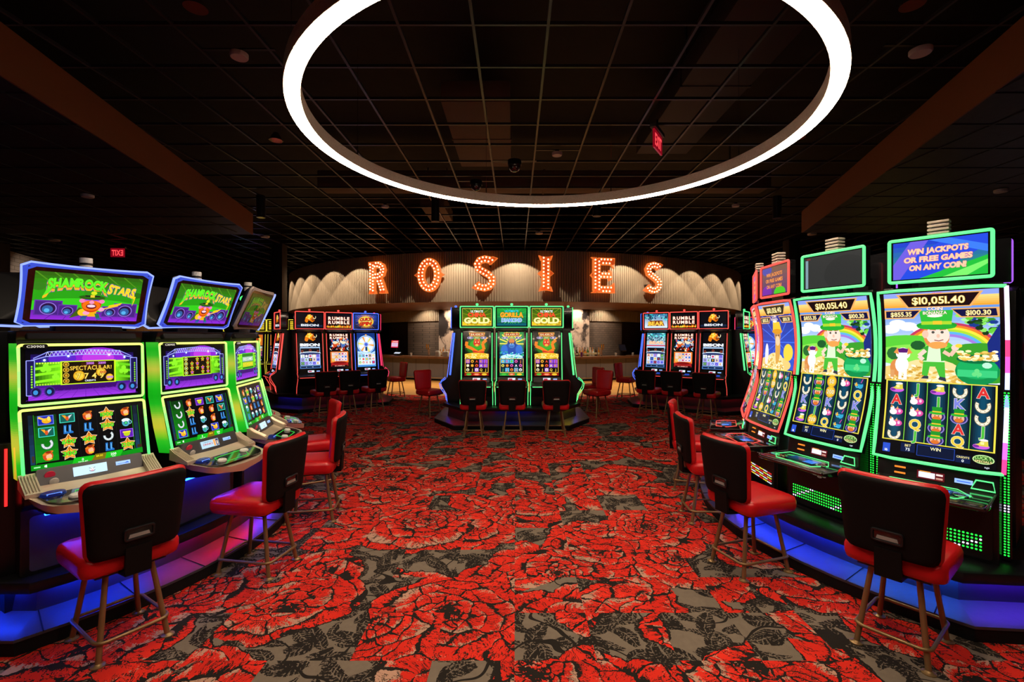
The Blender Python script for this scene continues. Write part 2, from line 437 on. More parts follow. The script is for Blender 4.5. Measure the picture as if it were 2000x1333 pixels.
M_TANWALL = brick_material('tan_tile_wall', (0.30, 0.20, 0.12), (0.26, 0.17, 0.10), (0.10, 0.07, 0.05), 0.40, 0.2)
struct('wall_left', MB().prism([(-13.6, 11.0), (-17.8, 20.5), (-18.0, 20.4), (-13.8, 10.9)], 0, CEIL - 0.02, 'z').mesh('wall'), M_WBRICK)
struct('wall_left.001', MB().box((-18.6, 14.8, 2.87), (0.2, 36.6, 5.74)).mesh('wall'), M_DARKWALL)
struct('wall_right', MB().box((18.6, 14.8, 2.87), (0.2, 36.6, 5.74)).mesh('wall'), M_DARKWALL)
struct('wall_back', MB().box((0, 32.6, 2.87), (37, 0.2, 5.74)).mesh('wall'), M_DARKWALL)
struct('wall_front', MB().box((0, -3.4, 2.87), (37, 0.2, 5.74)).mesh('wall'), M_DARKWALL)
struct('wall_left.002', MB().box((-16.6, 22.0, 1.45), (2.6, 0.2, 2.9)).mesh('wall'), M_TANWALL)
for x in (-17.0, -16.0):
    spot('cove_beam', (x, 21.55, 2.85), (x, 21.9, 1.6), 30, 120, 0.7, (1.0, 0.55, 0.22), 0.1)
spot('wall_left_beam', (-14.0, 14.5, 4.0), (-15.2, 15.2, 2.8), 30, 120, 0.8, WARMWHITE, 0.1)
# the drum: ribbed cylinder band, timber soffit, inner band, inner wall
def ribbed(rad, z0, z1, a0, a1, pitch, depth, thick=0.12):
    mb = MB(); n = int(rad * math.radians(a1 - a0) / pitch); vs = []; prof = ((0.0, 0), (0.42, 0), (0.5, 1), (0.92, 1))
    for k in range(n):
        for fr, lv in prof:
            a = math.radians(a0 + (a1 - a0) * (k + fr) / n); rr = rad - depth * lv
            vs.append((DRUM_C[0] + rr * math.sin(a), DRUM_C[1] - rr * math.cos(a)))
    m = len(vs); V = [(x, y, z0) for x, y in vs] + [(x, y, z1) for x, y in vs]
    return mb.add(V, [(i, i + 1, m + i + 1, m + i) for i in range(m - 1)])
M_RIB = mat('taupe_ribbed_panel', (0.33, 0.27, 0.21), 0.55, bump=(30, 0.12, 0.002))
struct('wall_rotunda', ribbed(DRUM_R, DRUM_B, CEIL, -105, 105, 0.075, 0.022).mesh('ribs'), M_RIB)
struct('ceiling.004', sector(6.75, DRUM_R, -105, 105, DRUM_B, 120).mesh('soffit'), wood_material('walnut_soffit', (0.13, 0.055, 0.028), (0.20, 0.09, 0.045), 0.5, 0.12, 'y'))
struct('wall_rotunda.001', ribbed(6.8, 2.19, DRUM_B, -80, 80, 0.085, 0.022).mesh('ribs'), M_RIB)
def curved_wall(rad, z0, z1, a0, a1, n=60):
    mb = MB(); vs = []
    for k in range(n + 1):
        a = math.radians(a0 + (a1 - a0) * k / n)
        x, y = DRUM_C[0] + rad * math.sin(a), DRUM_C[1] - rad * math.cos(a); vs += [(x, y, z0), (x, y, z1)]
    return mb.add(vs, [(2 * k, 2 * k + 2, 2 * k + 3, 2 * k + 1) for k in range(n)])
M_GBRICK = brick_material('grey_brick', (0.17, 0.125, 0.11), (0.13, 0.10, 0.09), (0.06, 0.05, 0.045), 0.24, 0.085)
struct('wall_bar', curved_wall(6.72, 0, 2.19, -41, 41).mesh('brick'), M_GBRICK)
struct('wall_bar.001', curved_wall(6.3, 0, 2.19, -80, -39).mesh('dark'), M_DARKWALL)
struct('wall_bar.002', curved_wall(6.3, 0, 2.19, 39, 80).mesh('dark'), M_DARKWALL)
# ------------------------------------------------------------------ lettering and flat screen artwork
GLY = {}
_PROBE = []
def probe(on):
    if on:
        c = bpy.data.curves.new('font_probe', 'FONT'); o = bpy.data.objects.new('font_probe', c); COL.objects.link(o)
        c.resolution_u = 3; c.size = 1.0; _PROBE[:] = [o, c]
    else:
        o, c = _PROBE; _PROBE.clear(); bpy.data.objects.remove(o); bpy.data.curves.remove(c)
def glyph(ch, off):
    off = min((0.015, 0.035, 0.055, 0.085), key=lambda v: abs(v - off)); k = (ch, off)
    if k not in GLY:
        late = not _PROBE
        if late: probe(True)
        o, c = _PROBE; c.body = ch; c.offset = off
        bpy.context.view_layer.update()
        ev = o.evaluated_get(bpy.context.evaluated_depsgraph_get()); me = ev.to_mesh()
        vs = [(v.co.x, v.co.y) for v in me.vertices]; fs = [tuple(p.vertices) for p in me.polygons]
        ev.to_mesh_clear()
        xs = [v[0] for v in vs] or [0, 0.3]
        GLY[k] = (vs, fs, min(xs), max(xs))
        if late: probe(False)
    return GLY[k]
probe(True)
for _o in (0.015, 0.035, 0.055, 0.085):
    for _c in "ABCDEFGHIJKLMNOPQRSTUVWXYZ0123456789$.,!ags": glyph(_c, _o)
probe(False)
CAPH = max(v[1] for v in glyph('H', 0.015)[0]) - min(v[1] for v in glyph('H', 0.015)[0])
def layout(s, off, gap=0.07, arc=0.0):
    """triangles of a word with its left end at 0, at unit size; every glyph spaced by its own box"""
    x = 0.0; out = []
    for ch in s:
        if ch == ' ': x += 0.28; continue
        vs, fs, a, b = glyph(ch, 0.015); w = b - a
        vo, fo, a2, b2 = glyph(ch, off)
        out.append(([(x + px - a, py) for px, py in vo], fo)); x += w + gap
    return out, max(x - gap, 0.01)
class Art:
    """flat coloured polygons in layers; x runs 0..100 over the width of a screen, y upwards"""
    def __init__(s, W=100.0, H=60.0): s.W = W; s.H = H; s.p = []; s.lay = 0
    def poly(s, pts, col): s.p.append((pts, [tuple(range(len(pts)))], col if not isinstance(col, str) else lin(col), s.lay)); s.lay += 1; return s
    def raw(s, pts, fs, col): s.p.append((pts, fs, col if not isinstance(col, str) else lin(col), s.lay)); return s
    def rect(s, x0, y0, x1, y1, col): return s.poly([(x0, y0), (x1, y0), (x1, y1), (x0, y1)], col)
    def grad(s, x0, y0, x1, y1, c0, c1, n=10, horiz=False):
        a, b = lin(c0), lin(c1)
        for k in range(n):
            t = (k + 0.5) / n; c = tuple(p + (q - p) * t for p, q in zip(a, b))
            if horiz: pts = [(x0 + (x1 - x0) * k / n, y0), (x0 + (x1 - x0) * (k + 1) / n, y0), (x0 + (x1 - x0) * (k + 1) / n, y1), (x0 + (x1 - x0) * k / n, y1)]
            else: pts = [(x0, y0 + (y1 - y0) * k / n), (x1, y0 + (y1 - y0) * k / n), (x1, y0 + (y1 - y0) * (k + 1) / n), (x0, y0 + (y1 - y0) * (k + 1) / n)]
            s.p.append((pts, [(0, 1, 2, 3)], c, s.lay))
        s.lay += 1; return s
    def ell(s, cx, cy, rx, ry, col, n=16, a0=0, a1=360, rot=0):
        pts = []
        m = n if a1 - a0 >= 360 else n + 1
        for k in range(m):
            a = math.radians(a0 + (a1 - a0) * k / n); x, y = rx * math.cos(a), ry * math.sin(a)
            r = math.radians(rot); pts.append((cx + x * math.cos(r) - y * math.sin(r), cy + x * math.sin(r) + y * math.cos(r)))
        return s.poly(pts, col)
    def ring(s, cx, cy, rx, ry, t, col, n=20, a0=0, a1=360):
        vs = []; fs = []
        for k in range(n + 1):
            a = math.radians(a0 + (a1 - a0) * k / n)
            vs += [(cx + rx * math.cos(a), cy + ry * math.sin(a)), (cx + (rx - t) * math.cos(a), cy + (ry - t) * math.sin(a))]
        fs = [(2 * k, 2 * k + 1, 2 * k + 3, 2 * k + 2) for k in range(n)]
        s.raw(vs, fs, col); s.lay += 1; return s
    def line(s, pts, w, col):
        for (x0, y0), (x1, y1) in zip(pts, pts[1:]):
            d = math.hypot(x1 - x0, y1 - y0) or 1; nx, ny = -(y1 - y0) / d * w / 2, (x1 - x0) / d * w / 2
            s.raw([(x0 + nx, y0 + ny), (x0 - nx, y0 - ny), (x1 - nx, y1 - ny), (x1 + nx, y1 + ny)], [(0, 1, 2, 3)], col)
        s.lay += 1; return s
    def star(s, cx, cy, r, col, n=5, inner=0.5, rot=90):
        pts = []
        for k in range(2 * n):
            a = math.radians(rot + 180 * k / n); rr = r if k % 2 == 0 else r * inner
            pts.append((cx + rr * math.cos(a), cy + rr * math.sin(a)))
        return s.poly(pts, col)
    def burst(s, cx, cy, r0, r1, n, col, seed=1):
        rr = random.Random(seed)
        for k in range(n):
            a = 2 * PI * k / n; w = PI / n * 0.6; R = r1 * (0.7 + 0.3 * rr.random())
            s.raw([(cx + r0 * math.cos(a - w), cy + r0 * math.sin(a - w)), (cx + R * math.cos(a), cy + R * math.sin(a)), (cx + r0 * math.cos(a + w), cy + r0 * math.sin(a + w))], [(0, 1, 2)], col)
        s.lay += 1; return s
    def text(s, t, cx, cy, h, col, w=None, shear=0.0, out=None, out2=None, gap=0.07, bend=0.0, rot=0.0, bold=0.015, taper=0.0):
        for off, c, L in ([(max(0.055, bold + 0.035), out, 0)] if out else []) + [(bold, col, 1)]:
            gl, tw = layout(t, off, gap); k = h / CAPH; kx = k if w is None else w / tw
            for vs, fs in gl:
                P = []
                for x, y in vs:
                    u = (x / tw - 0.5) * 2; X_ = (x - tw / 2) * kx; Y_ = (y - CAPH / 2) * k * (1 + taper * u * u) + bend * (1 - u * u)
                    X_ += shear * Y_
                    r = math.radians(rot); P.append((cx + X_ * math.cos(r) - Y_ * math.sin(r), cy + X_ * math.sin(r) + Y_ * math.cos(r)))
                s.raw(P, fs, c)
            s.lay += 1
        return s
    def sub(s, o, dx, dy, k=1.0):
        for pts, fs, c, L in o.p: s.p.append(([(dx + x * k, dy + y * k) for x, y in pts], fs, c, s.lay + L))
        s.lay += o.lay + 1; return s
    def build(s, name, fmap, parent, cuts=None, material=None, lift=0.00025, clip=True):
        """fmap(x01, y01, lift) -> 3-D point in the parent's space"""
        bm = bmesh.new(); lay = bm.faces.layers.float_color.new('Col')
        for pts, fs, c, L in s.p:
            vs = [bm.verts.new((x, y, L)) for x, y in pts]
            for f in fs:
                try: fc = bm.faces.new([vs[i] for i in f]); fc[lay] = (*c, 1)
                except ValueError: pass
        if clip:
            for co, no in (((0, 0, 0), (-1, 0, 0)), ((s.W, 0, 0), (1, 0, 0)), ((0, 0, 0), (0, -1, 0)), ((0, s.H, 0), (0, 1, 0))):
                bmesh.ops.bisect_plane(bm, geom=bm.verts[:] + bm.edges[:] + bm.faces[:], plane_co=co, plane_no=no, clear_outer=True)
        if cuts:
            for k in range(1, cuts):
                bmesh.ops.bisect_plane(bm, geom=bm.verts[:] + bm.edges[:] + bm.faces[:], plane_co=(0, s.H * k / cuts, 0), plane_no=(0, 1, 0))
        g_ = fmap
        if cuts:      # straight chords between the cut lines, so that every layer bends alike
            def g_(x, y, l):
                k = min(cuts - 1, max(0, int(y * cuts + 1e-6))); p, q = fmap(x, k / cuts, l), fmap(x, (k + 1) / cuts, l); return p.lerp(q, y * cuts - k)
        lift = min(lift, 0.006 / max(1, s.lay))
        for v in bm.verts: v.co = g_(v.co.x / s.W, v.co.y / s.H, v.co.z * lift + 0.0006)
        bm.normal_update()
        me = bpy.data.meshes.new(name); bm.to_mesh(me); bm.free()
        return link(name, me, material or M_SCREEN, parent)

# ---- little pictures used on the reels
def a_shamrock(a, x, y, r, col='#7be020', stem=True):
    for k in range(3):
        an = math.radians(90 + 120 * k); a.ell(x + r * 0.5 * math.cos(an), y + r * 0.5 * math.sin(an), r * 0.48, r * 0.48, col, 10)
    if stem: a.line([(x, y), (x + r * 0.25, y - r * 1.0)], r * 0.16, col)
def a_horseshoe(a, x, y, r, col='#e8e4d0', edge='#8a7a50', dot='#9a8450', tilt=0):
    a.ring(x, y, r * 1.02, r * 1.08, r * 0.52, edge, 18, 150 + tilt, 390 + tilt)
    a.ring(x, y, r * 0.94, r * 1.0, r * 0.36, col, 18, 153 + tilt, 387 + tilt)
    for k in range(6):
        an = math.radians(170 + tilt + 40 * k); a.ell(x + r * 0.76 * math.cos(an), y + r * 0.82 * math.sin(an), r * 0.07, r * 0.07, dot, 6)
def a_hatman(a, x, y, r):
    a.ell(x, y - r * 0.25, r * 1.0, r * 0.75, '#8a78c8', 16); a.ell(x, y - r * 0.25, r * 0.86, r * 0.62, '#2c2a60', 16)
    a.ell(x, y - r * 0.25, r * 0.62, r * 0.55, '#f2b08c', 14); a.ell(x, y - r * 0.52, r * 0.5, r * 0.28, '#d8702a', 12)
    a.ell(x, y + 0.18 * r, r * 0.95, r * 0.22, '#2fae2f', 14); a.poly([(x - r * 0.52, y + r * 0.2), (x + r * 0.52, y + r * 0.2), (x + r * 0.6, y + r * 0.95), (x - r * 0.6, y + r * 0.95)], '#1f8f28')
    a.rect(x - r * 0.54, y + r * 0.26, x + r * 0.54, y + r * 0.42, '#e8c030'); a.ell(x - r * 0.2, y - r * 0.18, r * 0.08, r * 0.08, '#303030', 6); a.ell(x + r * 0.22, y - r * 0.18, r * 0.08, r * 0.08, '#303030', 6)
def a_shoe(a, x, y, r):
    a.ell(x, y - r * 0.35, r * 1.05, r * 0.42, '#c85ad8', 14); a.poly([(x - r, y - r * 0.3), (x - r * 0.3, y + r * 0.1), (x + r * 0.1, y + r * 0.7), (x + r * 0.8, y + r * 0.6), (x + r * 0.9, y - r * 0.3)], '#d8c848')
    a.ell(x + r * 0.3, y + r * 0.62, r * 0.55, r * 0.18, '#e9e6f0', 10); a.rect(x - r * 0.1, y - r * 0.05, x + r * 0.35, y + r * 0.35, '#f6ef9a'); a.ell(x - r * 0.6, y - r * 0.35, r * 0.4, r * 0.2, '#7a2a9a', 10)
def a_dogs(a, x, y, r):
    a.ell(x + r * 0.3, y - r * 0.1, r * 0.75, r * 0.5, '#d84a9a', 12); a.ell(x - r * 0.35, y - r * 0.2, r * 0.55, r * 0.45, '#f3efe6', 12); a.ell(x - r * 0.5, y + r * 0.3, r * 0.3, r * 0.4, '#f3efe6', 10)
    a.poly([(x - r * 0.8, y + r * 0.4), (x - r * 0.65, y + r * 0.9), (x - r * 0.45, y + r * 0.5)], '#d89040'); a.poly([(x, y + r * 0.2), (x + r * 0.25, y + r * 0.7), (x + r * 0.4, y + r * 0.2)], '#f0a060'); a.ell(x + r * 0.55, y - r * 0.05, r * 0.2, r * 0.25, '#f7c7de', 8)
def a_pipe(a, x, y, r):
    a.ell(x + r * 0.3, y - r * 0.25, r * 0.55, r * 0.55, '#2f9fc8', 14); a.ell(x + r * 0.3, y + r * 0.1, r * 0.5, r * 0.16, '#123a60', 12); a.line([(x + r * 0.1, y - r * 0.5), (x - r * 0.5, y - r * 0.6), (x - r * 0.9, y + r * 0.1)], r * 0.16, '#58c8e8'); a.line([(x + r * 0.4, y + r * 0.2), (x + r * 0.7, y + r * 0.9)], r * 0.12, '#d040b0'); a_shamrock(a, x - r * 0.55, y - r * 0.1, r * 0.35, '#e0b048')
def a_coin(a, x, y, r, t=None):
    a.ell(x, y, r, r, '#c98a10', 20); a.ell(x, y, r * 0.88, r * 0.88, '#f5c93a', 20); a.ring(x, y, r * 0.8, r * 0.8, r * 0.08, '#c98a10', 18)
    if t: a.text(t, x, y, r * 0.7, '#fff6d0', out='#6a3a00')
def a_star(a, x, y, r, t):
    a.star(x, y, r, '#fff1c8', 5, 0.55); a.star(x, y, r * 0.92, '#d87818', 5, 0.55); a.star(x, y, r * 0.72, '#f5b83a', 5, 0.5); a.line([(x, y + r * 0.7), (x, y - r * 0.3)], r * 0.12, '#a85008')
    a.text(t, x, y - r * 0.05, r * 0.52, '#5cf02a', w=r * 1.5, out='#0c4a08')
def a_card(a, x, y, r, kind):
    if kind == 'horn':
        a.rect(x - r, y - r * 0.72, x + r, y + r * 0.72, '#43d8c0'); a.rect(x - r * 0.9, y - r * 0.62, x + r * 0.9, y + r * 0.62, '#0f5a50'); a.poly([(x - r * 0.7, y + r * 0.5), (x - r * 0.2, y + r * 0.4), (x + r * 0.05, y - r * 0.5)], '#f0a020'); a.poly([(x + r * 0.7, y + r * 0.5), (x + r * 0.2, y + r * 0.3), (x, y - r * 0.5)], '#c8d0d8'); a.ell(x, y - r * 0.1, r * 0.22, r * 0.35, '#d05020', 8)
    elif kind == 'sax':
        a.rect(x - r, y - r * 0.72, x + r, y + r * 0.72, '#6a78f0'); a.rect(x - r * 0.9, y - r * 0.62, x + r * 0.9, y + r * 0.62, '#1a2aa8'); a.ell(x + r * 0.1, y - r * 0.1, r * 0.6, r * 0.42, '#f0a818', 12); a.line([(x - r * 0.9, y + r * 0.5), (x, y)], r * 0.28, '#f5c040'); a.ell(x + r * 0.4, y + r * 0.2, r * 0.22, r * 0.35, '#ffd860', 10)
    else:
        a.rect(x - r, y - r * 0.72, x + r, y + r * 0.72, '#9a5ae8'); a.rect(x - r * 0.9, y - r * 0.62, x + r * 0.9, y + r * 0.62, '#5a18a8'); a.ell(x, y - r * 0.1, r * 0.5, r * 0.4, '#b8c820', 12); a.rect(x - r * 0.6, y + r * 0.1, x + r * 0.6, y + r * 0.35, '#e8d830')
def a_girl(a, x, y, r):
    a.ell(x, y, r * 0.85, r * 0.95, '#c8481a', 14); a.ell(x + r * 0.15, y - r * 0.1, r * 0.5, r * 0.55, '#f0b48a', 12); a.ell(x, y + r * 0.6, r * 0.95, r * 0.3, '#d8741c', 12, rot=20); a.ell(x + r * 0.1, y + r * 0.75, r * 0.5, r * 0.25, '#8a2a10', 10); a.ell(x + 0.2 * r, y - r * 0.6, r * 0.5, r * 0.2, '#f5c030', 8)
def a_boots(a, x, y, r):
    for dx in (-0.45, 0.35):
        a.poly([(x + (dx - 0.2) * r, y + r * 0.9), (x + (dx + 0.25) * r, y + r * 0.9), (x + (dx + 0.15) * r, y - r * 0.2), (x + (dx + 0.55) * r, y - r * 0.55), (x + (dx + 0.5) * r, y - r * 0.8), (x + (dx - 0.3) * r, y - r * 0.8)], '#1f6ab8'); a.line([(x + dx * r, y + r * 0.7), (x + dx * r, y - r * 0.5)], r * 0.12, '#7ac0f0')
def a_mug(a, x, y, r):
    a.ell(x, y, r * 0.75, r * 0.85, '#4aa0b8', 14); a.ell(x, y + r * 0.5, r * 0.8, r * 0.4, '#e0f0f8', 12); a.ell(x, y - r * 0.1, r * 0.4, r * 0.4, '#1a5a78', 10); a.ring(x + r * 0.75, y, r * 0.4, r * 0.45, r * 0.15, '#78c0d0', 10); a_shamrock(a, x, y - r * 0.1, r * 0.32, '#40d070', False)
def a_letter(a, x, y, r, ch):
    c = {'A': '#d83030', 'K': '#7a80d8', 'Q': '#e8c840', 'J': '#48b83a'}.get(ch, '#e0a040')
    a.text(ch, x, y, r * 1.7, c, out='#f2ead8', bold=0.03)
# ------------------------------------------------------------------ the artwork of every screen
class Base:
    """draws many separate pictures side by side from one layer up"""
    def __init__(s, a): s.a = a; s.l0 = a.lay; s.mx = a.lay
    def __call__(s, fn, *args, **kw):
        s.a.lay = s.l0; fn(s.a, *args, **kw); s.mx = max(s.mx, s.a.lay)
    def end(s): s.a.lay = s.mx
def art_topper_a():
    a = Art(100, 56)
    a.rect(0, 0, 100, 56, '#0e6a0a'); a.grad(0, 22, 100, 56, '#1fae12', '#2a5a10', 8)
    for k in range(7): a.line([(0 + k * 16, 56), (14 + k * 16, 44)], 1.2, '#4a8a1a'); a.lay -= 0.9
    a.ell(50, 20, 62, 16, '#1f9a14', 26); a.ell(50, 16, 58, 11, '#2fc41a', 24)
    a.ell(4, 39, 6, 5, '#2a7a18'); a.ell(95, 34, 7, 4, '#1a6a12')
    a.grad(0, 0, 100, 11, '#8a2ad0', '#5a1a98', 5)
    for k in range(6): a.line([(12 + k * 16, 0), (22 + k * 11, 11)], 0.5, '#4a108a'); a.lay -= 0.9
    for x, w in ((14, 12), (31, 8.5), (86, 12), (71, 8.5)):
        a.rect(x - w, 5, x + w, 8 + w * 1.25, '#5a2a9a'); a.rect(x - w * 0.9, 6, x + w * 0.9, 7 + w * 1.2, '#40207a'); a.ell(x, 6 + w * 0.6, w * 0.62, w * 0.62, '#8a6ad0', 20); a.ell(x, 6 + w * 0.6, w * 0.54, w * 0.54, '#201040', 20); a.ell(x - 0.5, 5.6 + w * 0.55, w * 0.40, w * 0.40, '#2a5a9a', 16); a.ell(x - 1, 5 + w * 0.5, w * 0.2, w * 0.2, '#50a8e0', 12)
    # title
    a.text('SHAMROCK', 38, 39.8, 10.5, '#f0b020', w=54, out='#8a3ab0', bend=3.4, taper=0.35, bold=0.055)
    a.text('SHAMROCK', 38, 42.4, 9.6, '#5cec28', w=53, out='#2a6a10', bend=3.4, taper=0.25, bold=0.055)
    a.poly([(11, 36.5), (15, 36), (13, 32), (7.5, 26)], '#58e028'); a.poly([(8, 28), (13, 32), (11, 27), (8, 25)], '#f0b020')
    a.text('STARS', 80, 38.8, 8.8, '#f5d020', w=27, out='#7a3ab0', rot=-9, taper=0.4, bold=0.055)
    a.poly([(91.5, 33.5), (95, 32.5), (94, 26), (92.3, 20)], '#f0c81a'); a.poly([(91, 31), (93.5, 29), (92.3, 20)], '#58c020')
    # a merry guitarist in a wide green hat
    a.poly([(33, 2.5), (44, 7), (44, 15), (41, 16)], '#3a5a10'); a.poly([(43, 13), (58, 13), (57, 5), (45, 5)], '#e8a818'); a.ell(45, 10, 5, 4.6, '#f0c020', 12); a.poly([(56, 9), (60, 9), (62, 3), (58, 3)], '#1a6a4a'); a.poly([(45, 6), (50, 6), (48, 2), (43, 2)], '#2a4a8a'); a.ell(61, 2.5, 3, 1.4, '#2a5a9a', 8); a.ell(46, 2, 3.4, 1.4, '#2a5a9a', 8)
    a.line([(42, 8), (78, 20)], 1.5, '#e8b830'); a.poly([(68, 16), (80, 21), (82, 24), (69, 20)], '#f0c020'); a.ell(62, 14.5, 3.2, 2.6, '#e89ac0', 10); a.ell(48, 9.5, 3.2, 2.4, '#e89ac0', 10)
    a.ell(52, 21, 9.5, 10.5, '#c8380a', 20); a.ell(43, 24.5, 2.8, 2.6, '#e87ab0', 10); a.ell(61.5, 24.5, 2.8, 2.6, '#e87ab0', 10); a.ell(52, 25, 7.2, 5.5, '#e070a0', 16); a.ell(52, 19, 8.5, 6.5, '#e86a10', 18); a.ell(52, 18, 5, 3.4, '#6a1018', 14); a.ell(52, 18.4, 4, 1.8, '#f0c8d8', 12); a.ell(52, 23, 2.4, 2.2, '#f090b8', 10)
    a.rect(45.5, 25.2, 51.2, 27.6, '#8a3ae0'); a.rect(53, 25.2, 58.6, 27.6, '#8a3ae0'); a.ell(52, 29, 12.5, 3, '#205a10', 18); a.poly([(45, 29), (59, 29), (60.5, 37), (44, 37)], '#2a8a18'); a.rect(45, 29.5, 59.2, 31.5, '#181818'); a.rect(50, 29, 54, 32, '#e8c030'); a.ell(53, 34.5, 3, 2.4, '#c8e020', 8)
    return a
def art_upper_a(variant):
    a = Art(100, 52)
    a.rect(0, 0, 100, 52, '#05040c'); a.grad(4, 32, 96, 46, '#3a1ab0', '#150a3a', 6); a.ell(62, 40, 26, 12, '#8a20c8', 18); a.ell(62, 41, 15, 9, '#b838d8', 16); a.ell(30, 41, 12, 8, '#5a22c0', 14)
    a.grad(2, 1, 98, 15, '#9a35e0', '#3a1080', 6); a.poly([(20, 15), (80, 15), (78, 9), (24, 9)], '#3a0a6a')
    for k in range(9): a.line([(k * 12.5, 1), (26 + k * 6, 10)], 0.35, '#5a1aa0'); a.lay -= 0.9
    a.lay += 1
    # lighting truss
    top = [(6, 42), (18, 48.2), (50, 50), (82, 48.2), (94, 42)]; bot = [(4, 40), (16, 43.6), (50, 45), (84, 43.6), (96, 40)]
    a.line(top, 0.9, '#8a90f0'); a.line(bot, 0.9, '#9aa0f5')
    for k in range(20):
        x = 16 + 68 * k / 20; a.line([(x, 43.8 + 1.1 * math.sin(PI * k / 20)), (x + 1.7, 48.4 + 1.5 * math.sin(PI * k / 20)), (x + 3.4, 43.8 + 1.1 * math.sin(PI * (k + 1) / 20))], 0.45, '#c8ccff'); a.lay -= 0.9
    a.lay += 1
    for x, y, c in ((15, 40, '#5a8af8'), (35, 43.5, '#4a80f5'), (72, 44, '#f0a0f8'), (87, 41, '#4a80f5')):
        a.burst(x, y, 0.8, 4.2, 10, c); a.ell(x, y, 1.2, 1.2, '#f0f6ff', 8)
    for x0, x1 in ((0.5, 7), (93, 99.5)):
        a.rect(x0, 6, x1, 40, '#1a1450'); a.line([(x0, 6), (x0, 40), (x1, 40), (x1, 6), (x0, 6)], 0.7, '#9aa2ff')
        for k in range(9): a.ell((x0 + x1) / 2 + 1, 14 + 2.5 * k, 0.8, 1.0, '#8ae020', 6); a.lay -= 0.9
        a.lay += 1
    a.rect(7.5, 15, 92.5, 38, '#0d3a08'); a.grad(7.5, 15, 29, 38, '#154a08', '#7ae018', 8, True); a.grad(77, 15, 92.5, 38, '#7ae018', '#154a08', 8, True)
    for y in (20, 27, 33): a.poly([(7.5, y - 2.5), (29, y), (29, y + 2.5), (7.5, y)], '#8af020'); a.poly([(77, y), (92.5, y - 2), (92.5, y + 0.5), (77, y + 2.5)], '#6ad01a'); 
    b = Base(a)
    for x, y, r in ((16, 32, 5), (24, 24, 3.4), (86, 27, 5), (79, 33, 3)): b(a_shamrock, x, y, r, '#8af028')
    for k in range(9): b(lambda q, x: q.ell(x, 37, 0.9, 0.9, '#c8f040', 6), 9 + k * 2.2); b(lambda q, x: q.ell(x, 16, 0.9, 0.9, '#a8e030', 6), 9 + k * 2.2); b(lambda q, x: q.ell(x, 37, 0.9, 0.9, '#c8f040', 6), 78 + k * 1.6)
    b.end()
    for x in (8, 19, 84, 95): a.ell(x, 9, 4.6, 5, '#3a2a7a', 14); a.ell(x, 9, 3.6, 4, '#1a1240', 14); a.ell(x - 0.4, 8.6, 2, 2.4, '#3a8ad0', 10)
    if variant == 0:
        a.rect(28, 14.5, 78, 38.5, '#c8e820'); a.rect(29.5, 15.5, 76.5, 37.5, '#1a1206')
        b = Base(a)
        for k in range(4): b(lambda q, y: (q.ring(32.8, y, 2.7, 2.5, 0.6, '#e8c040', 14), q.ell(32.8, y, 1.4, 1.4, '#c89020', 8)), 18.3 + k * 5.6)
        b(a_coin, 44, 23, 5.2); b(a_coin, 64, 26, 4.6); b(a_coin, 72, 20, 3.6); b(lambda q: q.rect(46, 30, 66, 36.5, '#3a1a08')); b.end()
        a.text('2000', 54, 35.6, 2.4, '#e08af8', out='#3a0a6a'); a.text('2000', 65, 35.6, 2.4, '#e08af8', out='#3a0a6a')
        a.text('SPECTACULAR!', 55, 31, 4.6, '#f0c848', w=38, out='#4a2a04', taper=-0.2); a.text('7749', 54, 22.5, 5.8, '#f8d860', w=25, out='#5a3004', gap=0.35); a.text('CREDITS', 54, 17.6, 1.8, '#e8f0ff'); a.text('1000', 66, 25.8, 2.4, '#f07a40', out='#3a0a00'); a.text('2000', 72.3, 20, 2.2, '#e08af8', out='#3a0a6a')
    elif variant == 1:
        a.rect(28, 14.5, 76, 38.5, '#a8e820'); a.rect(29.5, 15.5, 74.5, 37.5, '#120c06')
        b = Base(a)
        for k in range(4): b(lambda q, y: (q.ring(33.5, y, 2.9, 2.6, 0.7, '#e8d860', 14), q.ell(33.5, y, 1.4, 1.2, '#c8f0a0', 8)), 18.3 + k * 5.6)
        for i in range(4):
            for j in range(4):
                x = 43 + 9 * i; y = 18.5 + 5.4 * j
                if (i + j * 2) % 5 != 1: b(lambda q, x, y: (q.star(x, y, 3.4, '#d88a28', 5, 0.6), q.ell(x, y, 1.8, 1.4, '#7ac030' if (i + j) % 3 else '#a040c8', 8)), x, y)
        b.end()
    else:
        a.rect(26, 14.5, 78, 38.5, '#3ad020'); a.rect(27, 15.3, 77, 37.5, '#1a7a10'); a.rect(28, 26, 76, 33, '#9ac0b0'); a.text('FREE GAMES', 52, 29.6, 4.4, '#f4fff0', w=42, out='#28603a'); a.rect(28, 18, 76, 25, '#c8d020'); a.text('ROCKIN WIN', 52, 21.6, 4.4, '#ffe838', w=42, out='#6a6a00')
    return a
REELS_A = [
    ['sax', 'horn', 'shoe', 'girl'], ['horn', 'boots', '600', '300'], ['girl', 'boots', '400', 'girl'], ['1000', '1500', 'shoe', 'boots'], ['girl', 'mug', 'hat', '1200']]
REELS_A2 = [
    ['shoe', 'shoe', 'shoe', 'sax'], ['girl', '250', 'boots', 'boots'], ['hat', 'girl', 'mug', 'mug'], ['horn', 'girl', 'girl', 'sax'], ['sax', 'horn', 'boots', 'mug']]
REELS_A3 = [
    ['girl', 'sax', 'mug', 'boots'], ['300', 'boots', 'girl', 'mug'], ['mug', '300', 'boots', 'mug'], ['shoe', 'mug', 'boots', 'mug'], ['hat', 'hat', 'girl', 'girl']]
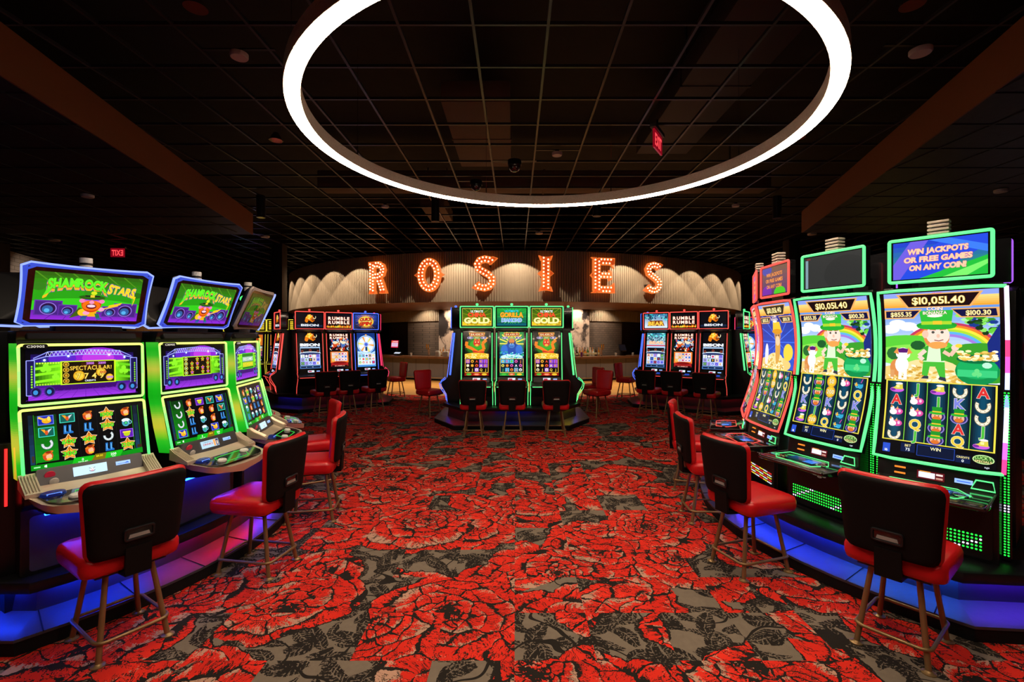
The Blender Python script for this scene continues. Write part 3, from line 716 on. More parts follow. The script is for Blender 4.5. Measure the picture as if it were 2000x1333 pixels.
def art_lower_a(reels, dim=1.0):
    a = Art(100, 58)
    a.rect(0, 0, 100, 58, '#050506'); a.grad(6, 9, 24, 54, '#0f8a14', '#06280a', 8); a.grad(2, 8, 5.5, 55, '#1a3a5a', '#0a1420', 5); a.grad(92, 8, 96, 55, '#1a3a5a', '#0a1420', 5)
    for x in (6.3, 90.8, 97): a.line([(x, 8), (x, 55)], 0.5, '#1f8a1a'); a.lay -= 0.9
    a.lay += 1
    for x in (42, 58, 75): a.line([(x, 9), (x, 55)], 0.4, '#141418'); a.lay -= 0.9
    a.lay += 1
    b = Base(a)
    for i, col in enumerate(reels):
        for j, sname in enumerate(col):
            x = 15.5 + 17.2 * i; y = 49 - 11.6 * j
            if sname in ('sax', 'horn', 'hat'): b(a_card, x, y, 6.3, sname)
            elif sname == 'girl': b(a_girl, x, y, 4.8)
            elif sname == 'boots': b(a_boots, x, y, 5.0)
            elif sname == 'mug': b(a_mug, x, y, 5.0)
            elif sname == 'shoe': b(a_horseshoe, x, y, 4.8, '#d8e0e0', '#506068', '#889098', 20)
            else: b(a_star, x, y, 7.6, sname)
    b.end()
    a.rect(0, 0, 100, 3, '#050506'); a.poly([(2, 2.5), (40, 2.5), (40, 6.5), (2, 7.5)], '#0a8a14'); a.poly([(60, 3), (98, 3), (98, 8.5), (60, 6)], '#0a8a14'); a.poly([(34, 2.5), (50, 2.5), (54, 8), (36, 8.5)], '#16b81a'); a.poly([(62, 3), (76, 3), (80, 9.5), (64, 9)], '#16b81a'); a.poly([(50, 2.5), (62, 2.5), (64, 9), (54, 9)], '#7a6a10')
    a.text('0', 43, 5.8, 2.4, '#f4fff0'); a.text('200', 70, 6.4, 2.4, '#f4fff0'); a.text('$8.00', 57.5, 6.8, 1.8, '#f8e020'); a.rect(4, 4.4, 9, 5.6, '#9af0a0'); a.poly([(12, 4.2), (14, 3.6), (14, 6.4), (12, 5.8)], '#e0ffe0')
    a.rect(3, 10, 5, 16, '#3a3020'); a.rect(93, 9, 97.5, 12, '#3a2a18'); a.text('TOTAL BET', 43, 3.6, 1.1, '#e0ffe0'); a.text('WIN', 70, 4, 1.2, '#e0ffe0')
    return a
REELS_B1 = [['shoe', 'A', 'dogs', 'dogs', 'hs'], ['J', 'dogs', 'dogs', 'Q', 'J'], ['shoe', 'J', 'hat', 'hat', 'hat'], ['hs', 'K', 'hat', 'A', 'Q'], ['A', 'hs', 'hs', 'J', 'shoe']]
REELS_B2 = [['hs', 'hs', 'K', 'shoe', 'shoe'], ['hat', 'hat', 'hat', 'J', 'coin'], ['coin', 'coin', 'K', 'dogs', 'Q'], ['dogs', 'hs', 'hs', 'pipe', 'pipe'], ['pipe', 'Q', 'K', 'hat', 'hat']]
def art_main_b(reels, hero=0):
    a = Art(100, 183)
    sky0, sky1 = ('#e8f6fc', '#5a90e0') if hero < 2 else ('#2a50d0', '#10208a')
    a.rect(0, 0, 100, 183, '#06080f'); a.grad(0, 80, 100, 165, sky0, sky1, 12)
    if hero < 2:
        for x, y, r in ((12, 142, 8), (22, 138, 9), (5, 135, 9), (32, 134, 6)): a.ell(x, y, r, r * 0.6, '#f6fbff', 14); a.lay -= 0.9
        a.lay += 1
        for k, c in enumerate(('#c0385a', '#f08028', '#f4e040', '#a8d838', '#5ab0e8', '#a078d8')): a.ring(58, 96, 48 - 2.6 * k, 46 - 2.6 * k, 2.8, c, 28, 12, 172)
        a.ell(20, 112, 45, 16, '#58c838', 24); a.ell(30, 106, 42, 12, '#8ae050', 24); a.ell(85, 100, 40, 20, '#3a9a2a', 20); a.ell(8, 108, 7, 7, '#2a6a30', 10); a.ell(31, 117, 7, 5, '#1f5a2a', 10)
        rr = random.Random(3)
        for k in range(110):
            x = 66 + rr.random() * 36; y = 118 + rr.random() * 36
            if y < 150 - (x - 66) * 0.9: continue
            a.ell(x, y, 2.2 + rr.random() * 2, 1.6 + rr.random(), rr.choice(['#1f5a20', '#2f8a24', '#63c83a', '#8ae060', '#14381a', '#1a3a8a', '#a8f0a0']), 6); a.lay -= 0.9
        a.lay += 1; a.poly([(92, 95), (100, 95), (100, 140), (90, 120)], '#1a2a7a')
    else:
        for k in range(16): a.line([(50, 118), (50 + 70 * math.cos(k * 0.39), 118 + 70 * math.sin(k * 0.39))], 1.6, '#3a68e8'); a.lay -= 0.9
        a.lay += 1
    # gold on the ground
    a.ell(40, 86, 52, 12, '#e8c878', 20); a.ell(42, 92, 26, 11, '#f0d898', 18)
    rr = random.Random(9)
    for k in range(120):
        x = rr.uniform(0, 72); y = 80 + rr.random() ** 1.5 * (24 * max(0.2, 1 - abs(x - 40) / 38)); a.ell(x, y, 2.6, 1.2, rr.choice(['#f8ecc0', '#e8c060', '#c89838', '#fff6d8', '#d8aa48']), 7, rot=rr.uniform(-30, 30)); a.lay -= 0.9
    a.lay += 1
    if hero < 2:
        # a small brown-and-white dog
        a.ell(11, 93, 6.5, 9, '#d88a4a', 14); a.ell(16, 96, 6.5, 9, '#faf6f2', 14); a.rect(13, 80, 16, 92, '#faf6f2'); a.rect(18, 80, 21, 92, '#faf6f2'); a.rect(5, 82, 9, 90, '#d89a60'); a.ell(17, 108, 7, 6.5, '#faf6f2', 14); a.poly([(8, 109), (12, 115), (13, 107)], '#e09048'); a.poly([(26, 109), (22, 115), (21, 107)], '#e09048'); a.poly([(13, 109), (21, 109), (22, 113), (17, 114), (12, 113)], '#5a1a70')
        # a man in a green suit and tall hat
        a.poly([(36, 101), (55, 101), (56, 84), (51, 84), (47, 95), (42, 95), (40, 84), (35, 86)], '#48b838'); a.poly([(34, 82), (41, 82), (41, 85), (37, 85)], '#303848'); a.poly([(50, 82), (57, 80), (56, 84), (51, 85)], '#303848'); a.poly([(36, 100), (55, 100), (54, 116), (38, 116)], '#d8f4c8'); a.poly([(34, 101), (39, 101), (41, 117), (36, 115)], '#38a030'); a.poly([(52, 101), (57, 102), (55, 117), (51, 117)], '#38a030'); a.line([(38, 112), (32, 106), (36, 102)], 4, '#f4d0c0'); a.line([(54, 111), (60, 107), (64, 113)], 3.6, '#f0c0a8'); a.ell(64, 115, 3.4, 3, '#f4d0c0', 10); a.ell(67, 117, 3, 2, '#f0d040', 10)
        a.ell(48, 126, 11.5, 12.5, '#e08848', 20); a.ell(49, 128, 10.5, 10.5, '#fbdccb', 20); a.ell(38, 129, 3, 4.5, '#f4c0a8', 12); a.ell(49, 117.5, 8.5, 3.6, '#e8a050', 14); a.ell(45, 131, 1.5, 1.5, '#50504a', 8); a.ell(53, 131, 1.5, 1.5, '#50504a', 8); a.line([(42, 134.5), (47.5, 133.8)], 1.5, '#b8642a'); a.line([(51, 133.8), (56.5, 134.5)], 1.5, '#b8642a'); a.line([(46, 122.6), (50, 121.8), (54, 123)], 0.9, '#8a4040'); a.ell(49.5, 127, 1.6, 2.2, '#f0bca4', 8)
        a.ell(48, 139, 18, 5, '#1f9a2a', 22); a.poly([(35, 139), (61, 139), (63, 158), (33, 158)], '#2fb83a'); a.rect(34.6, 140, 61.4, 144, '#a8d030'); a.rect(45, 139.5, 53, 144.5, '#e8c030'); a.ell(48, 137, 17, 3, '#27a832', 20)
        # the pot
        a.ell(82, 92, 18, 14, '#0f8a48', 22); a.ell(82, 95, 16.5, 11, '#18a85a', 20); a.rect(66, 86, 98, 93, '#3ac87a'); a.ell(82, 104, 17, 4.5, '#0a6a3a', 20); a.ell(90, 98, 4, 3, '#b8f0d0', 10); a_shamrock(a, 82, 90, 4.5, '#68d880')
        for k in range(60): a.ell(rr.uniform(67, 97), 103 + rr.random() * 9 * max(0.1, 1 - ((k % 31) - 15) ** 2 / 300), 2.6, 1.3, rr.choice(['#f8ecb0', '#e8c860', '#d0a040', '#fff8d8']), 7); a.lay -= 0.9
        a.lay += 1
    else:
        a.ell(50, 112, 8, 26, '#d8a048', 18); a.ell(50, 128, 10, 11, '#c08a58', 18); a.ell(50, 120, 7, 7, '#e8c8a0', 14); a.poly([(36, 134), (64, 134), (60, 150), (40, 150)], '#f0c030'); a.ell(50, 134, 16, 4, '#d89020', 18); a.ell(46, 128, 1.4, 1.4, '#202020', 6); a.ell(54, 128, 1.4, 1.4, '#202020', 6); a.ell(82, 104, 14, 12, '#f0d040', 16); a.ell(14, 100, 6, 16, '#e8e0f0', 14)
    # prize boards
    a.grad(0, 163, 100, 178, '#e89a20', '#fbe08a', 6); a.rect(0, 176, 100, 183, '#8aa0e8')
    a.poly([(12, 181), (88, 181), (78, 162), (22, 162)], '#e8a860'); a.poly([(15, 179.5), (85, 179.5), (76.5, 163.5), (23.5, 163.5)], '#160a0e'); a.text('$10,051.40', 50, 171.5, 9, '#fbf2b0', w=46, out='#a87a18', bold=0.02)
    for x0, x1, t in ((0, 36, '$855.35'), (61, 100, '$100.30')):
        s_ = 5 if x0 == 0 else -5
        a.poly([(x0, 160), (x1, 160), (x1 - (8 if x0 == 0 else 0), 148), (x0 + (0 if x0 == 0 else 8), 148)], '#e8a860'); a.poly([(x0 + 1.5, 158.5), (x1 - 2.5, 158.5), (x1 - (9 if x0 == 0 else 1.5), 149.5), (x0 + (1.5 if x0 == 0 else 9), 149.5)], '#0c1240'); a.text(t, (x0 + x1) / 2 + (-2 if x0 == 0 else 3), 154, 6, '#fbf2b0', w=20, out='#a87a18')
    a.text('COIN', 47, 160.6, 4.4, '#fff8f0', w=14, out='#a85a28'); a.text('BONANZA', 47, 155, 4.6, '#fff8f0', w=21, out='#a85a28', taper=-0.2); a.ell(47, 151, 7, 2, '#f8f0e0', 12); a.text('GRAND', 50, 181.2, 1.8, '#f03a70')
    # reels
    a.rect(0, 0, 100, 79, '#04050a'); a.rect(1.5, 17, 98.5, 79, '#e8d848'); a.rect(3, 18, 97, 78, '#071018')
    for i in range(5):
        x0 = 3 + 18.8 * i; a.grad(x0 + 1, 18, x0 + 9.4, 78, '#071420', '#0d4a66', 5, True); a.lay -= 0.9; a.grad(x0 + 9.4, 18, x0 + 17.8, 78, '#0d4a66', '#071420', 5, True)
        if i: a.line([(x0, 18), (x0, 78)], 0.7, '#7ad040')
    b = Base(a)
    for i, col in enumerate(reels):
        for j, sname in enumerate(col):
            x = 12.4 + 18.8 * i; y = 71.5 - 11.8 * j
            if sname in 'AKQJ': b(a_letter, x, y, 5.6, sname)
            elif sname == 'hs': b(a_horseshoe, x, y, 6.4)
            elif sname == 'shoe': b(a_shoe, x, y, 6.4)
            elif sname == 'dogs': b(a_dogs, x, y, 6.6)
            elif sname == 'pipe': b(a_pipe, x, y, 6.4)
            elif sname == 'coin': b(a_coin, x, y, 6.8, '50' if (i + j) % 2 == 0 else '200')
            else: b(a_hatman, x, y, 7.4)
    b.end()
    a.rect(3, 3, 10, 13, '#2a50c8'); a.text('16', 6.5, 5.5, 3, '#ffffff'); a.text('BET', 27, 14.2, 2.6, '#f0e090'); a.rect(20, 6, 33, 15.5, '#0c1a40'); a.text('BET', 26.5, 13, 2.4, '#f0e090'); a.text('75', 26.5, 9, 3, '#f4f8ff'); a.rect(35, 4, 67, 15.5, '#081430'); a.line([(35, 4), (35, 15.5), (67, 15.5), (67, 4), (35, 4)], 0.6, '#1f40a0'); a.text('WIN', 51, 13, 3.2, '#f8f0b8'); a.rect(68, 3, 80, 11, '#0c1a40'); a.text('CREDITS', 74, 9.2, 1.9, '#f0e090'); a.text('0', 74, 5.4, 2.8, '#f4f8ff')
    a.ell(90, 9.5, 8.5, 4.6, '#c8f0a0', 16); a.ell(90, 9.5, 7.6, 3.8, '#3a6a2a', 16); a.text('LUCKY', 90, 11.2, 3, '#b8f088', w=13, out='#204010'); a.text('SPECIALS', 90, 7.6, 2.4, '#f4e8a0', w=13, out='#6a3010')
    a.text('ags', 93, 2, 2, '#d8dce8')
    return a
def art_topper_b(k):
    a = Art(100, 55)
    if k == 0:
        a.grad(0, 0, 100, 55, '#2f9a30', '#1a30c8', 8); a.poly([(0, 0), (40, 0), (100, 40), (100, 55), (60, 55), (0, 20)], '#2348d8'); a.poly([(0, 22), (20, 55), (40, 55), (8, 0), (0, 0)], '#6a5ad8'); a.poly([(30, 0), (100, 0), (100, 26)], '#20b83a'); a.poly([(55, 0), (80, 0), (100, 14), (100, 20)], '#78e868'); a.poly([(62, 55), (100, 40), (100, 30), (40, 55)], '#3a78e8')
        for t, y, w in (('WIN JACKPOTS', 40, 64), ('OR FREE GAMES', 28, 72), ('ON ANY COIN!', 16, 60)):
            a.text(t, 49, y, 7.4, '#f8c8a0', w=w, out='#c83a88', bold=0.05, shear=0.05)
    elif k == 1:
        a.rect(0, 0, 100, 55, '#2f302f'); a.ell(75, 20, 38, 30, '#2b2c2b', 24); a.rect(2, 0, 7, 50, '#7a94a0'); a.text('0000', 8, 52, 2.4, '#a02028')
    else:
        a.grad(0, 0, 100, 55, '#4a2a6a', '#6a5040', 6); a.ell(70, 2, 22, 12, '#38c020', 14); a.ell(20, 5, 20, 14, '#6a20a0', 14); a.ell(20, 50, 20, 10, '#3040a0', 14)
        for t, y, w in (('WIN JACKPOTS', 40, 62), ('OR FREE GAMES', 28, 66), ('ON ANY COIN!', 16, 58)): a.text(t, 49, y, 7, '#f09a50', w=w, out='#a04a20')
    return a
def a_bison(a, x, y, r):
    a.poly([(x - r * 1.05, y - r * 0.5), (x - r * 0.9, y + r * 0.25), (x - r * 0.4, y + r * 0.8), (x + r * 0.1, y + r * 0.95), (x + r * 0.6, y + r * 0.5), (x + r * 0.9, y + r * 0.15), (x + r * 0.95, y - r * 0.35), (x + r * 0.5, y - r * 0.7), (x + r * 0.1, y - r * 0.45), (x - r * 0.3, y - r * 0.25), (x - r * 0.5, y - r * 0.75), (x - r * 0.8, y - r * 0.75)], '#e07810')
    a.poly([(x - r * 0.85, y + r * 0.2), (x - r * 0.4, y + r * 0.7), (x + r * 0.1, y + r * 0.85), (x + r * 0.3, y + r * 0.3), (x - r * 0.3, y - r * 0.05)], '#ffd040')
    rr = random.Random(4)
    for k in range(14):
        px = x + rr.uniform(-0.8, 0.5) * r; py = y + rr.uniform(-0.3, 0.7) * r; a.poly([(px, py), (px + r * 0.12, py + r * 0.3), (px + r * 0.22, py)], rr.choice(['#fff0a0', '#c04808', '#ffb020'])); a.lay -= 0.9
    a.lay += 1
    a.ell(x + r * 0.62, y - r * 0.1, r * 0.3, r * 0.35, '#8a3a08', 10); a.ring(x + r * 0.95, y + r * 0.35, r * 0.3, r * 0.36, r * 0.1, '#fff0c0', 10, 200, 400); a.ell(x + r * 0.6, y, r * 0.06, r * 0.06, '#fff8d0', 6)
def a_rumble(a, cx, y, w, h):
    for dy in (0, -h * 1.35): a.text('RUMBLE', cx, y + dy, h, '#fff0d8', w=w, out='#b83a18', gap=0.22, bold=0.04)
def a_flames(a, y, h, seed=1):
    rr = random.Random(seed)
    for k in range(24):
        x = k * 4.3; H = h * rr.uniform(0.5, 1.0); a.poly([(x - 3.5, y), (x + 3.5, y), (x + rr.uniform(-2, 2), y + H)], rr.choice(['#f0a018', '#f8d040', '#e06010'])); a.lay -= 0.9
    a.lay += 1
def a_wheel(a, x, y, r):
    cols = ['#e83a70', '#f0e8f8', '#50c060', '#e8e060', '#58a8e8', '#f4f0ff', '#9a50d8', '#f0a040']
    a.ell(x, y, r * 1.12, r * 1.12, '#a8d8f8', 28); a.ell(x, y, r * 1.02, r * 1.02, '#2a3ab0', 28); n = 24
    for k in range(n):
        a0, a1 = 2 * PI * k / n, 2 * PI * (k + 1) / n; a.poly([(x + r * 0.3 * math.cos(a0), y + r * 0.3 * math.sin(a0)), (x + r * 0.98 * math.cos(a0), y + r * 0.98 * math.sin(a0)), (x + r * 0.98 * math.cos(a1), y + r * 0.98 * math.sin(a1)), (x + r * 0.3 * math.cos(a1), y + r * 0.3 * math.sin(a1))], cols[k % 8] if k % 2 else '#d8e4f8'); a.lay -= 0.9
    a.lay += 1; a.ell(x, y, r * 0.3, r * 0.3, '#9ab8f0', 14); a.ell(x, y, r * 0.2, r * 0.2, '#4a60c8', 12); a.rect(x - r * 0.13, y - r * 0.8, x + r * 0.13, y - r * 0.3, '#103a70'); a.poly([(x - r * 0.12, y + r * 1.25), (x + r * 0.12, y + r * 1.25), (x, y + r * 0.95)], '#f0a848')
def a_dragon(a, x, y, r):
    a.ell(x, y, r * 1.2, r * 0.95, '#1f6a18', 18); a.ell(x, y + r * 0.1, r * 0.8, r * 0.6, '#2fa020', 14)
    a.line([(x - r * 1.1, y + r * 0.5), (x - r * 1.2, y), (x - r * 0.5, y - r * 0.3), (x + r * 0.2, y - r * 0.75), (x + r * 0.9, y - r * 0.4), (x + r * 0.7, y + r * 0.3), (x + r * 1.15, y + r * 0.7)], r * 0.34, '#e87818'); a.line([(x - r * 0.4, y - r * 0.6), (x + r * 0.3, y - r * 0.8), (x + r * 0.9, y - r * 0.7)], r * 0.22, '#c82a18'); a.ell(x + r * 0.05, y + r * 0.35, r * 0.42, r * 0.42, '#c8281c', 12); a.poly([(x - r * 0.3, y + r * 0.6), (x - r * 0.15, y + r * 1.0), (x, y + r * 0.65)], '#e86018'); a.poly([(x + r * 0.15, y + r * 0.65), (x + r * 0.35, y + r * 1.0), (x + r * 0.4, y + r * 0.55)], '#e86018'); a.ell(x + r * 0.05, y + r * 0.1, r * 0.2, r * 0.14, '#f0b040', 8); a.ell(x - r * 0.1, y + r * 0.45, r * 0.07, r * 0.07, '#fff0a0', 6); a.ell(x + r * 0.22, y + r * 0.45, r * 0.07, r * 0.07, '#fff0a0', 6)
    for k in range(4): a.line([(x + r * 1.0, y + r * 0.7), (x + r * (0.85 + 0.16 * k), y + r * (1.05 - 0.05 * abs(k - 1.5)))], r * 0.1, '#f0a830'); a.lay -= 0.9
    a.lay += 1
def a_gorilla(a, x, y, r):
    for k in range(9): a.line([(x, y + r * 0.3), (x + r * 1.6 * math.cos(k * 0.39), y + r * 0.3 + r * 1.5 * math.sin(k * 0.39))], r * 0.14, '#e8d848'); a.lay -= 0.9
    a.lay += 1; a.ell(x, y - r * 0.35, r * 1.15, r * 0.75, '#1a48a8', 20); a.ell(x - r * 0.85, y - r * 0.4, r * 0.4, r * 0.6, '#2a6ac8', 14); a.ell(x + r * 0.85, y - r * 0.4, r * 0.4, r * 0.6, '#2a6ac8', 14); a.ell(x, y + r * 0.35, r * 0.5, r * 0.62, '#123880', 16); a.ell(x, y + r * 0.62, r * 0.34, r * 0.28, '#c8783a', 12); a.ell(x, y + r * 0.1, r * 0.36, r * 0.3, '#3a78c8', 14); a.rect(x - r * 0.3, y + r * 0.34, x + r * 0.3, y + r * 0.42, '#0a1a40'); a.ell(x - r * 0.14, y + r * 0.3, r * 0.06, r * 0.05, '#e8f0a0', 6); a.ell(x + r * 0.14, y + r * 0.3, r * 0.06, r * 0.05, '#e8f0a0', 6); a.line([(x - r * 0.2, y), (x + r * 0.2, y)], r * 0.05, '#0a1a40')
def cells(a, x0, y0, x1, y1, nx, ny, bg, fg, seed, letters='AKQJ'):
    rr = random.Random(seed); w = (x1 - x0) / nx; h = (y1 - y0) / ny; b = Base(a)
    def one(q, x, y, c1, c2, kind):
        q.rect(x + w * 0.06, y + h * 0.06, x + w * 0.94, y + h * 0.94, c1)
        if kind < 0.5: q.text(rr.choice(letters), x + w / 2, y + h / 2, h * 0.56, c2, out='#101018')
        elif kind < 0.75: q.ell(x + w / 2, y + h / 2, w * 0.34, h * 0.34, c2, 12); q.ell(x + w / 2, y + h * 0.45, w * 0.18, h * 0.16, c1, 8)
        else: q.star(x + w / 2, y + h / 2, min(w, h) * 0.42, c2, 6, 0.6)
    for i in range(nx):
        for j in range(ny): b(one, x0 + i * w, y0 + j * h, rr.choice(bg), rr.choice(fg), rr.random())
    b.end()
def art_c(theme, part_):
    if part_ == 'top':
        a = Art(100, 56); a.rect(0, 0, 100, 56, '#0c0a10')
        if theme == 'bison': a.grad(0, 0, 100, 10, '#06060a', '#1a2a4a', 3); a_bison(a, 50, 34, 19); a.text('BISON', 50, 9.5, 8, '#e0e4ec', w=68, out='#50586a', bold=0.04)
        elif theme == 'rumble': a_rumble(a, 50, 38, 88, 12); a_flames(a, 1, 13, 3)
        elif theme == 'spin':
            a.grad(0, 0, 100, 56, '#101030', '#2040a0', 4); a.burst(50, 28, 20, 52, 40, '#f0a020', 3); a.ell(50, 28, 34, 21, '#f8c838', 24); a.ell(50, 28, 28, 16, '#fbe070', 20); a.text('QUICK', 50, 37, 11, '#c8281c', w=54, out='#3a0a04', shear=0.3, rot=4, bold=0.04); a.text('SPIN', 48, 19, 13, '#d8301c', w=52, out='#3a0a04', shear=0.3, rot=4, bold=0.04); a.line([(20, 27), (82, 31)], 1, '#7a2010')
        elif theme == 'gold':
            a.grad(0, 0, 100, 56, '#6a7a10', '#2a5a10', 6); a.burst(50, 26, 10, 70, 22, '#a8b818', 5); a.rect(0, 0, 100, 10, '#b89a10')
            rr = random.Random(2)
            for k in range(50): a.ell(rr.uniform(0, 100), rr.uniform(0, 14), 5, 3, rr.choice(['#e8c020', '#f8e040', '#b88a10']), 7); a.lay -= 0.9
            a.lay += 1; a.text('ULTIMATE', 50, 46, 7, '#f0f6f0', w=42, out='#507060'); a.text('CHINA', 50, 35, 12, '#e8502a', w=60, out='#8a1008', bold=0.05); a.text('GOLD', 50, 17, 17, '#f8f0a0', w=84, out='#a87808', bold=0.06)
            for c in (0.8,): a.line([(c, c), (100 - c, c), (100 - c, 56 - c), (c, 56 - c), (c, c)], 1.6, '#c8b850')
        elif theme == 'gorilla':
            a.grad(0, 0, 100, 56, '#0a3a50', '#1fa030', 6); a.burst(50, 28, 12, 64, 18, '#2fc850', 6); a.text('ULTIMATE', 50, 47, 7, '#3ad8f0', w=46, out='#0a4060'); a.text('GORILLA', 50, 35, 13, '#f8a828', w=76, out='#9a2008', bold=0.05, taper=0.2); a.text('DIAMOND', 50, 18, 11, '#6a9af8', w=68, out='#e0f0ff', bold=0.04); a.rect(0, 0, 100, 7, '#0a5a6a')
        elif theme == 'bear':
            a.grad(0, 0, 100, 56, '#d8e8f8', '#106a9a', 8); rr = random.Random(5)
            for k in range(40): a.ell(rr.uniform(0, 100), rr.uniform(30, 56), rr.uniform(2, 6), rr.uniform(2, 4), rr.choice(['#0a4a70', '#1a8a8a', '#48c8d8', '#0a2a50', '#a8f0f0']), 7); a.lay -= 0.9
            a.lay += 1; a.ring(24, 42, 11, 11, 3, '#0a2030', 18); a.ell(24, 42, 5, 7, '#123a50', 12); a.poly([(12, 8), (88, 8), (78, 30), (24, 30)], '#7a3010'); a.text('BEAR', 50, 18, 15, '#f8c040', w=66, out='#5a1a04', bold=0.05)
        elif theme == 'list': a.rect(0, 0, 100, 56, '#201808'); [a.rect(4, 6 + k * 10, 96, 12 + k * 10, '#e8c830') for k in range(5)]
        return a
    if part_ == 'main':
        a = Art(100, 182); a.rect(0, 0, 100, 182, '#08060c')
        if theme in ('bison', 'bear'):
            if theme == 'bison': a_bison(a, 52, 158, 26); a.text('BISON', 50, 121, 13, '#eef2fa', w=92, out='#5a6a80', bold=0.05)
            else:
                a.grad(0, 100, 100, 182, '#c8e0f0', '#0a6a8a', 8); rr = random.Random(8)
                for k in range(50): a.ell(rr.uniform(0, 100), rr.uniform(135, 182), rr.uniform(3, 8), rr.uniform(2, 5), rr.choice(['#0a4a60', '#2aa890', '#58d8e0', '#0a2a40', '#b8f4f4']), 7); a.lay -= 0.9
                a.lay += 1; a.ring(20, 158, 10, 11, 3, '#0a2030', 16); a.text('BEAR', 54, 131, 14, '#f8c8a0', w=76, out='#c02020', bold=0.05); a.rect(0, 112, 100, 118, '#c83050')
            a.rect(2, 18, 98, 110, '#a8c8f0'); a.poly([(4, 104), (96, 104), (96, 82), (4, 82)], '#0c0a12'); a.ell(50, 78, 52, 9, '#d8ecfc', 24); a.ell(50, 76, 50, 7, '#2a3a6a', 24)
            for x in (12, 50, 88): a.ell(x, 93 - (5 if x != 50 else 0), 6, 6, '#a84a38', 10); a.ell(x, 93 - (5 if x != 50 else 0), 4, 4, '#3a1a14', 8); a.lay -= 2
            a.lay += 2; cells(a, 4, 19, 96, 73, 5, 3, ['#e8e4f4', '#30284a', '#9a7ae0', '#f0c8a0', '#c8d0f0', '#181420'], ['#f0c040', '#ffffff', '#c03a6a', '#3a58c8', '#78c060'], 3 if theme == 'bison' else 6, 'AKQJ9'); a.rect(0, 2, 100, 16, '#4a78b8'); a.rect(4, 5, 96, 13, '#0c1a38'); a.text('0', 30, 9, 4, '#d8e8ff'); a.text('75', 60, 9, 4, '#d8e8ff')
        elif theme == 'rumble':
            a_rumble(a, 50, 171, 92, 11); rr = random.Random(6)
            for k in range(110): a.poly([(px := rr.uniform(0, 100), py := rr.uniform(88, 150)), (px + rr.uniform(4, 14), py + rr.uniform(-8, 8)), (px + rr.uniform(-4, 8), py + rr.uniform(6, 16))], rr.choice(['#d83018', '#f08828', '#3a80c8', '#a8d0f0', '#f8e0c0', '#7a1810', '#2050a0'])); a.lay -= 0.9
            a.lay += 1
            for x in (30, 72): a.ell(x, 122, 12, 14, '#3a6ab0' if x > 50 else '#c8441c', 14); a.ell(x, 132, 14, 7, '#e8d8b8', 12); a.ell(x - 4, 124, 2, 2, '#fff0a0', 6); a.ell(x + 4, 124, 2, 2, '#fff0a0', 6); a.lay -= 4
            a.lay += 4; a.rect(4, 26, 96, 84, '#e87828'); cells(a, 10, 34, 90, 80, 5, 3, ['#c8e0f8', '#f0f0ff', '#80b0e8', '#f0d080'], ['#2a60c8', '#e07838', '#f0c030', '#c82a50'], 9); a.rect(6, 8, 94, 28, '#a81c1c'); a.ell(50, 26, 36, 7, '#7a1010', 18); a.rect(10, 6, 90, 14, '#300808'); a.text('RUMBLE', 50, 10, 4.5, '#ffb0a0', w=50)
        elif theme == 'spin':
            a.grad(0, 0, 100, 182, '#3a70d0', '#0f2a70', 8); a_wheel(a, 50, 120, 44); a.poly([(2, 72), (98, 72), (98, 84), (70, 70), (30, 70), (2, 84)], '#b0d8f8'); a.rect(2, 10, 98, 70, '#d0e4f8'); cells(a, 4, 14, 96, 68, 5, 3, ['#e8f0fc', '#e05a90', '#5ab8d8', '#f0e8b0', '#3a58b0', '#d8f0e0'], ['#203a90', '#e8304a', '#38a058', '#f0c030'], 12, '7SX'); a.rect(0, 0, 100, 9, '#4a90d8')
        elif theme in ('gold', 'gorilla'):
            g_ = theme == 'gold'
            if g_: a.rect(0, 0, 100, 182, '#0a0a0a'); a.ell(50, 122, 52, 36, '#123a0c', 22); a_dragon(a, 48, 124, 36); a.ell(50, 84, 60, 12, '#e8b830', 22)
            else: a.grad(0, 66, 100, 182, '#0c3a6a', '#1f8a3a', 8); a.burst(50, 125, 10, 80, 20, '#38b070', 4); a_gorilla(a, 50, 122, 36); a.ell(50, 78, 46, 12, '#c8ecf8', 20); a.text('ULTIMATE', 50, 78, 5, '#2a6a90', w=34)
            rr = random.Random(12)
            for k in range(70): a.ell(rr.uniform(0, 100), rr.uniform(72, 92) if g_ else rr.uniform(70, 100), 3.4, 1.8, rr.choice(['#f8e060', '#d89a18', '#fff0a0'] if g_ else ['#58c8e8', '#a8f0f8', '#1a6ab0', '#2fd080']), 7); a.lay -= 0.9
            a.lay += 1; a.poly([(16, 180), (84, 180), (80, 164), (20, 164)], '#e8b040'); a.rect(20, 166, 80, 178, '#a01c10'); a.text('$4,430.71', 50, 172, 7, '#ffe8b0', w=52, out='#5a0a04')
            for x, t in ((22, '$25'), (78, '$10')): a.ell(x, 158, 13, 5, '#d8c8f0', 14); a.ell(x, 158, 11.5, 4, '#4a3a7a', 14); a.text(t, x, 158, 4.4, '#ffffff')
            a.rect(37, 154, 63, 162, '#c8d860'); a.rect(38, 155, 62, 161, '#2a5a18'); a.text('BONUS', 50, 158, 3.6, '#ffffc0')
            a.rect(1, 14, 99, 72, '#e8b838' if g_ else '#e8d070'); a.rect(3, 16, 97, 70, '#0a0a0c')
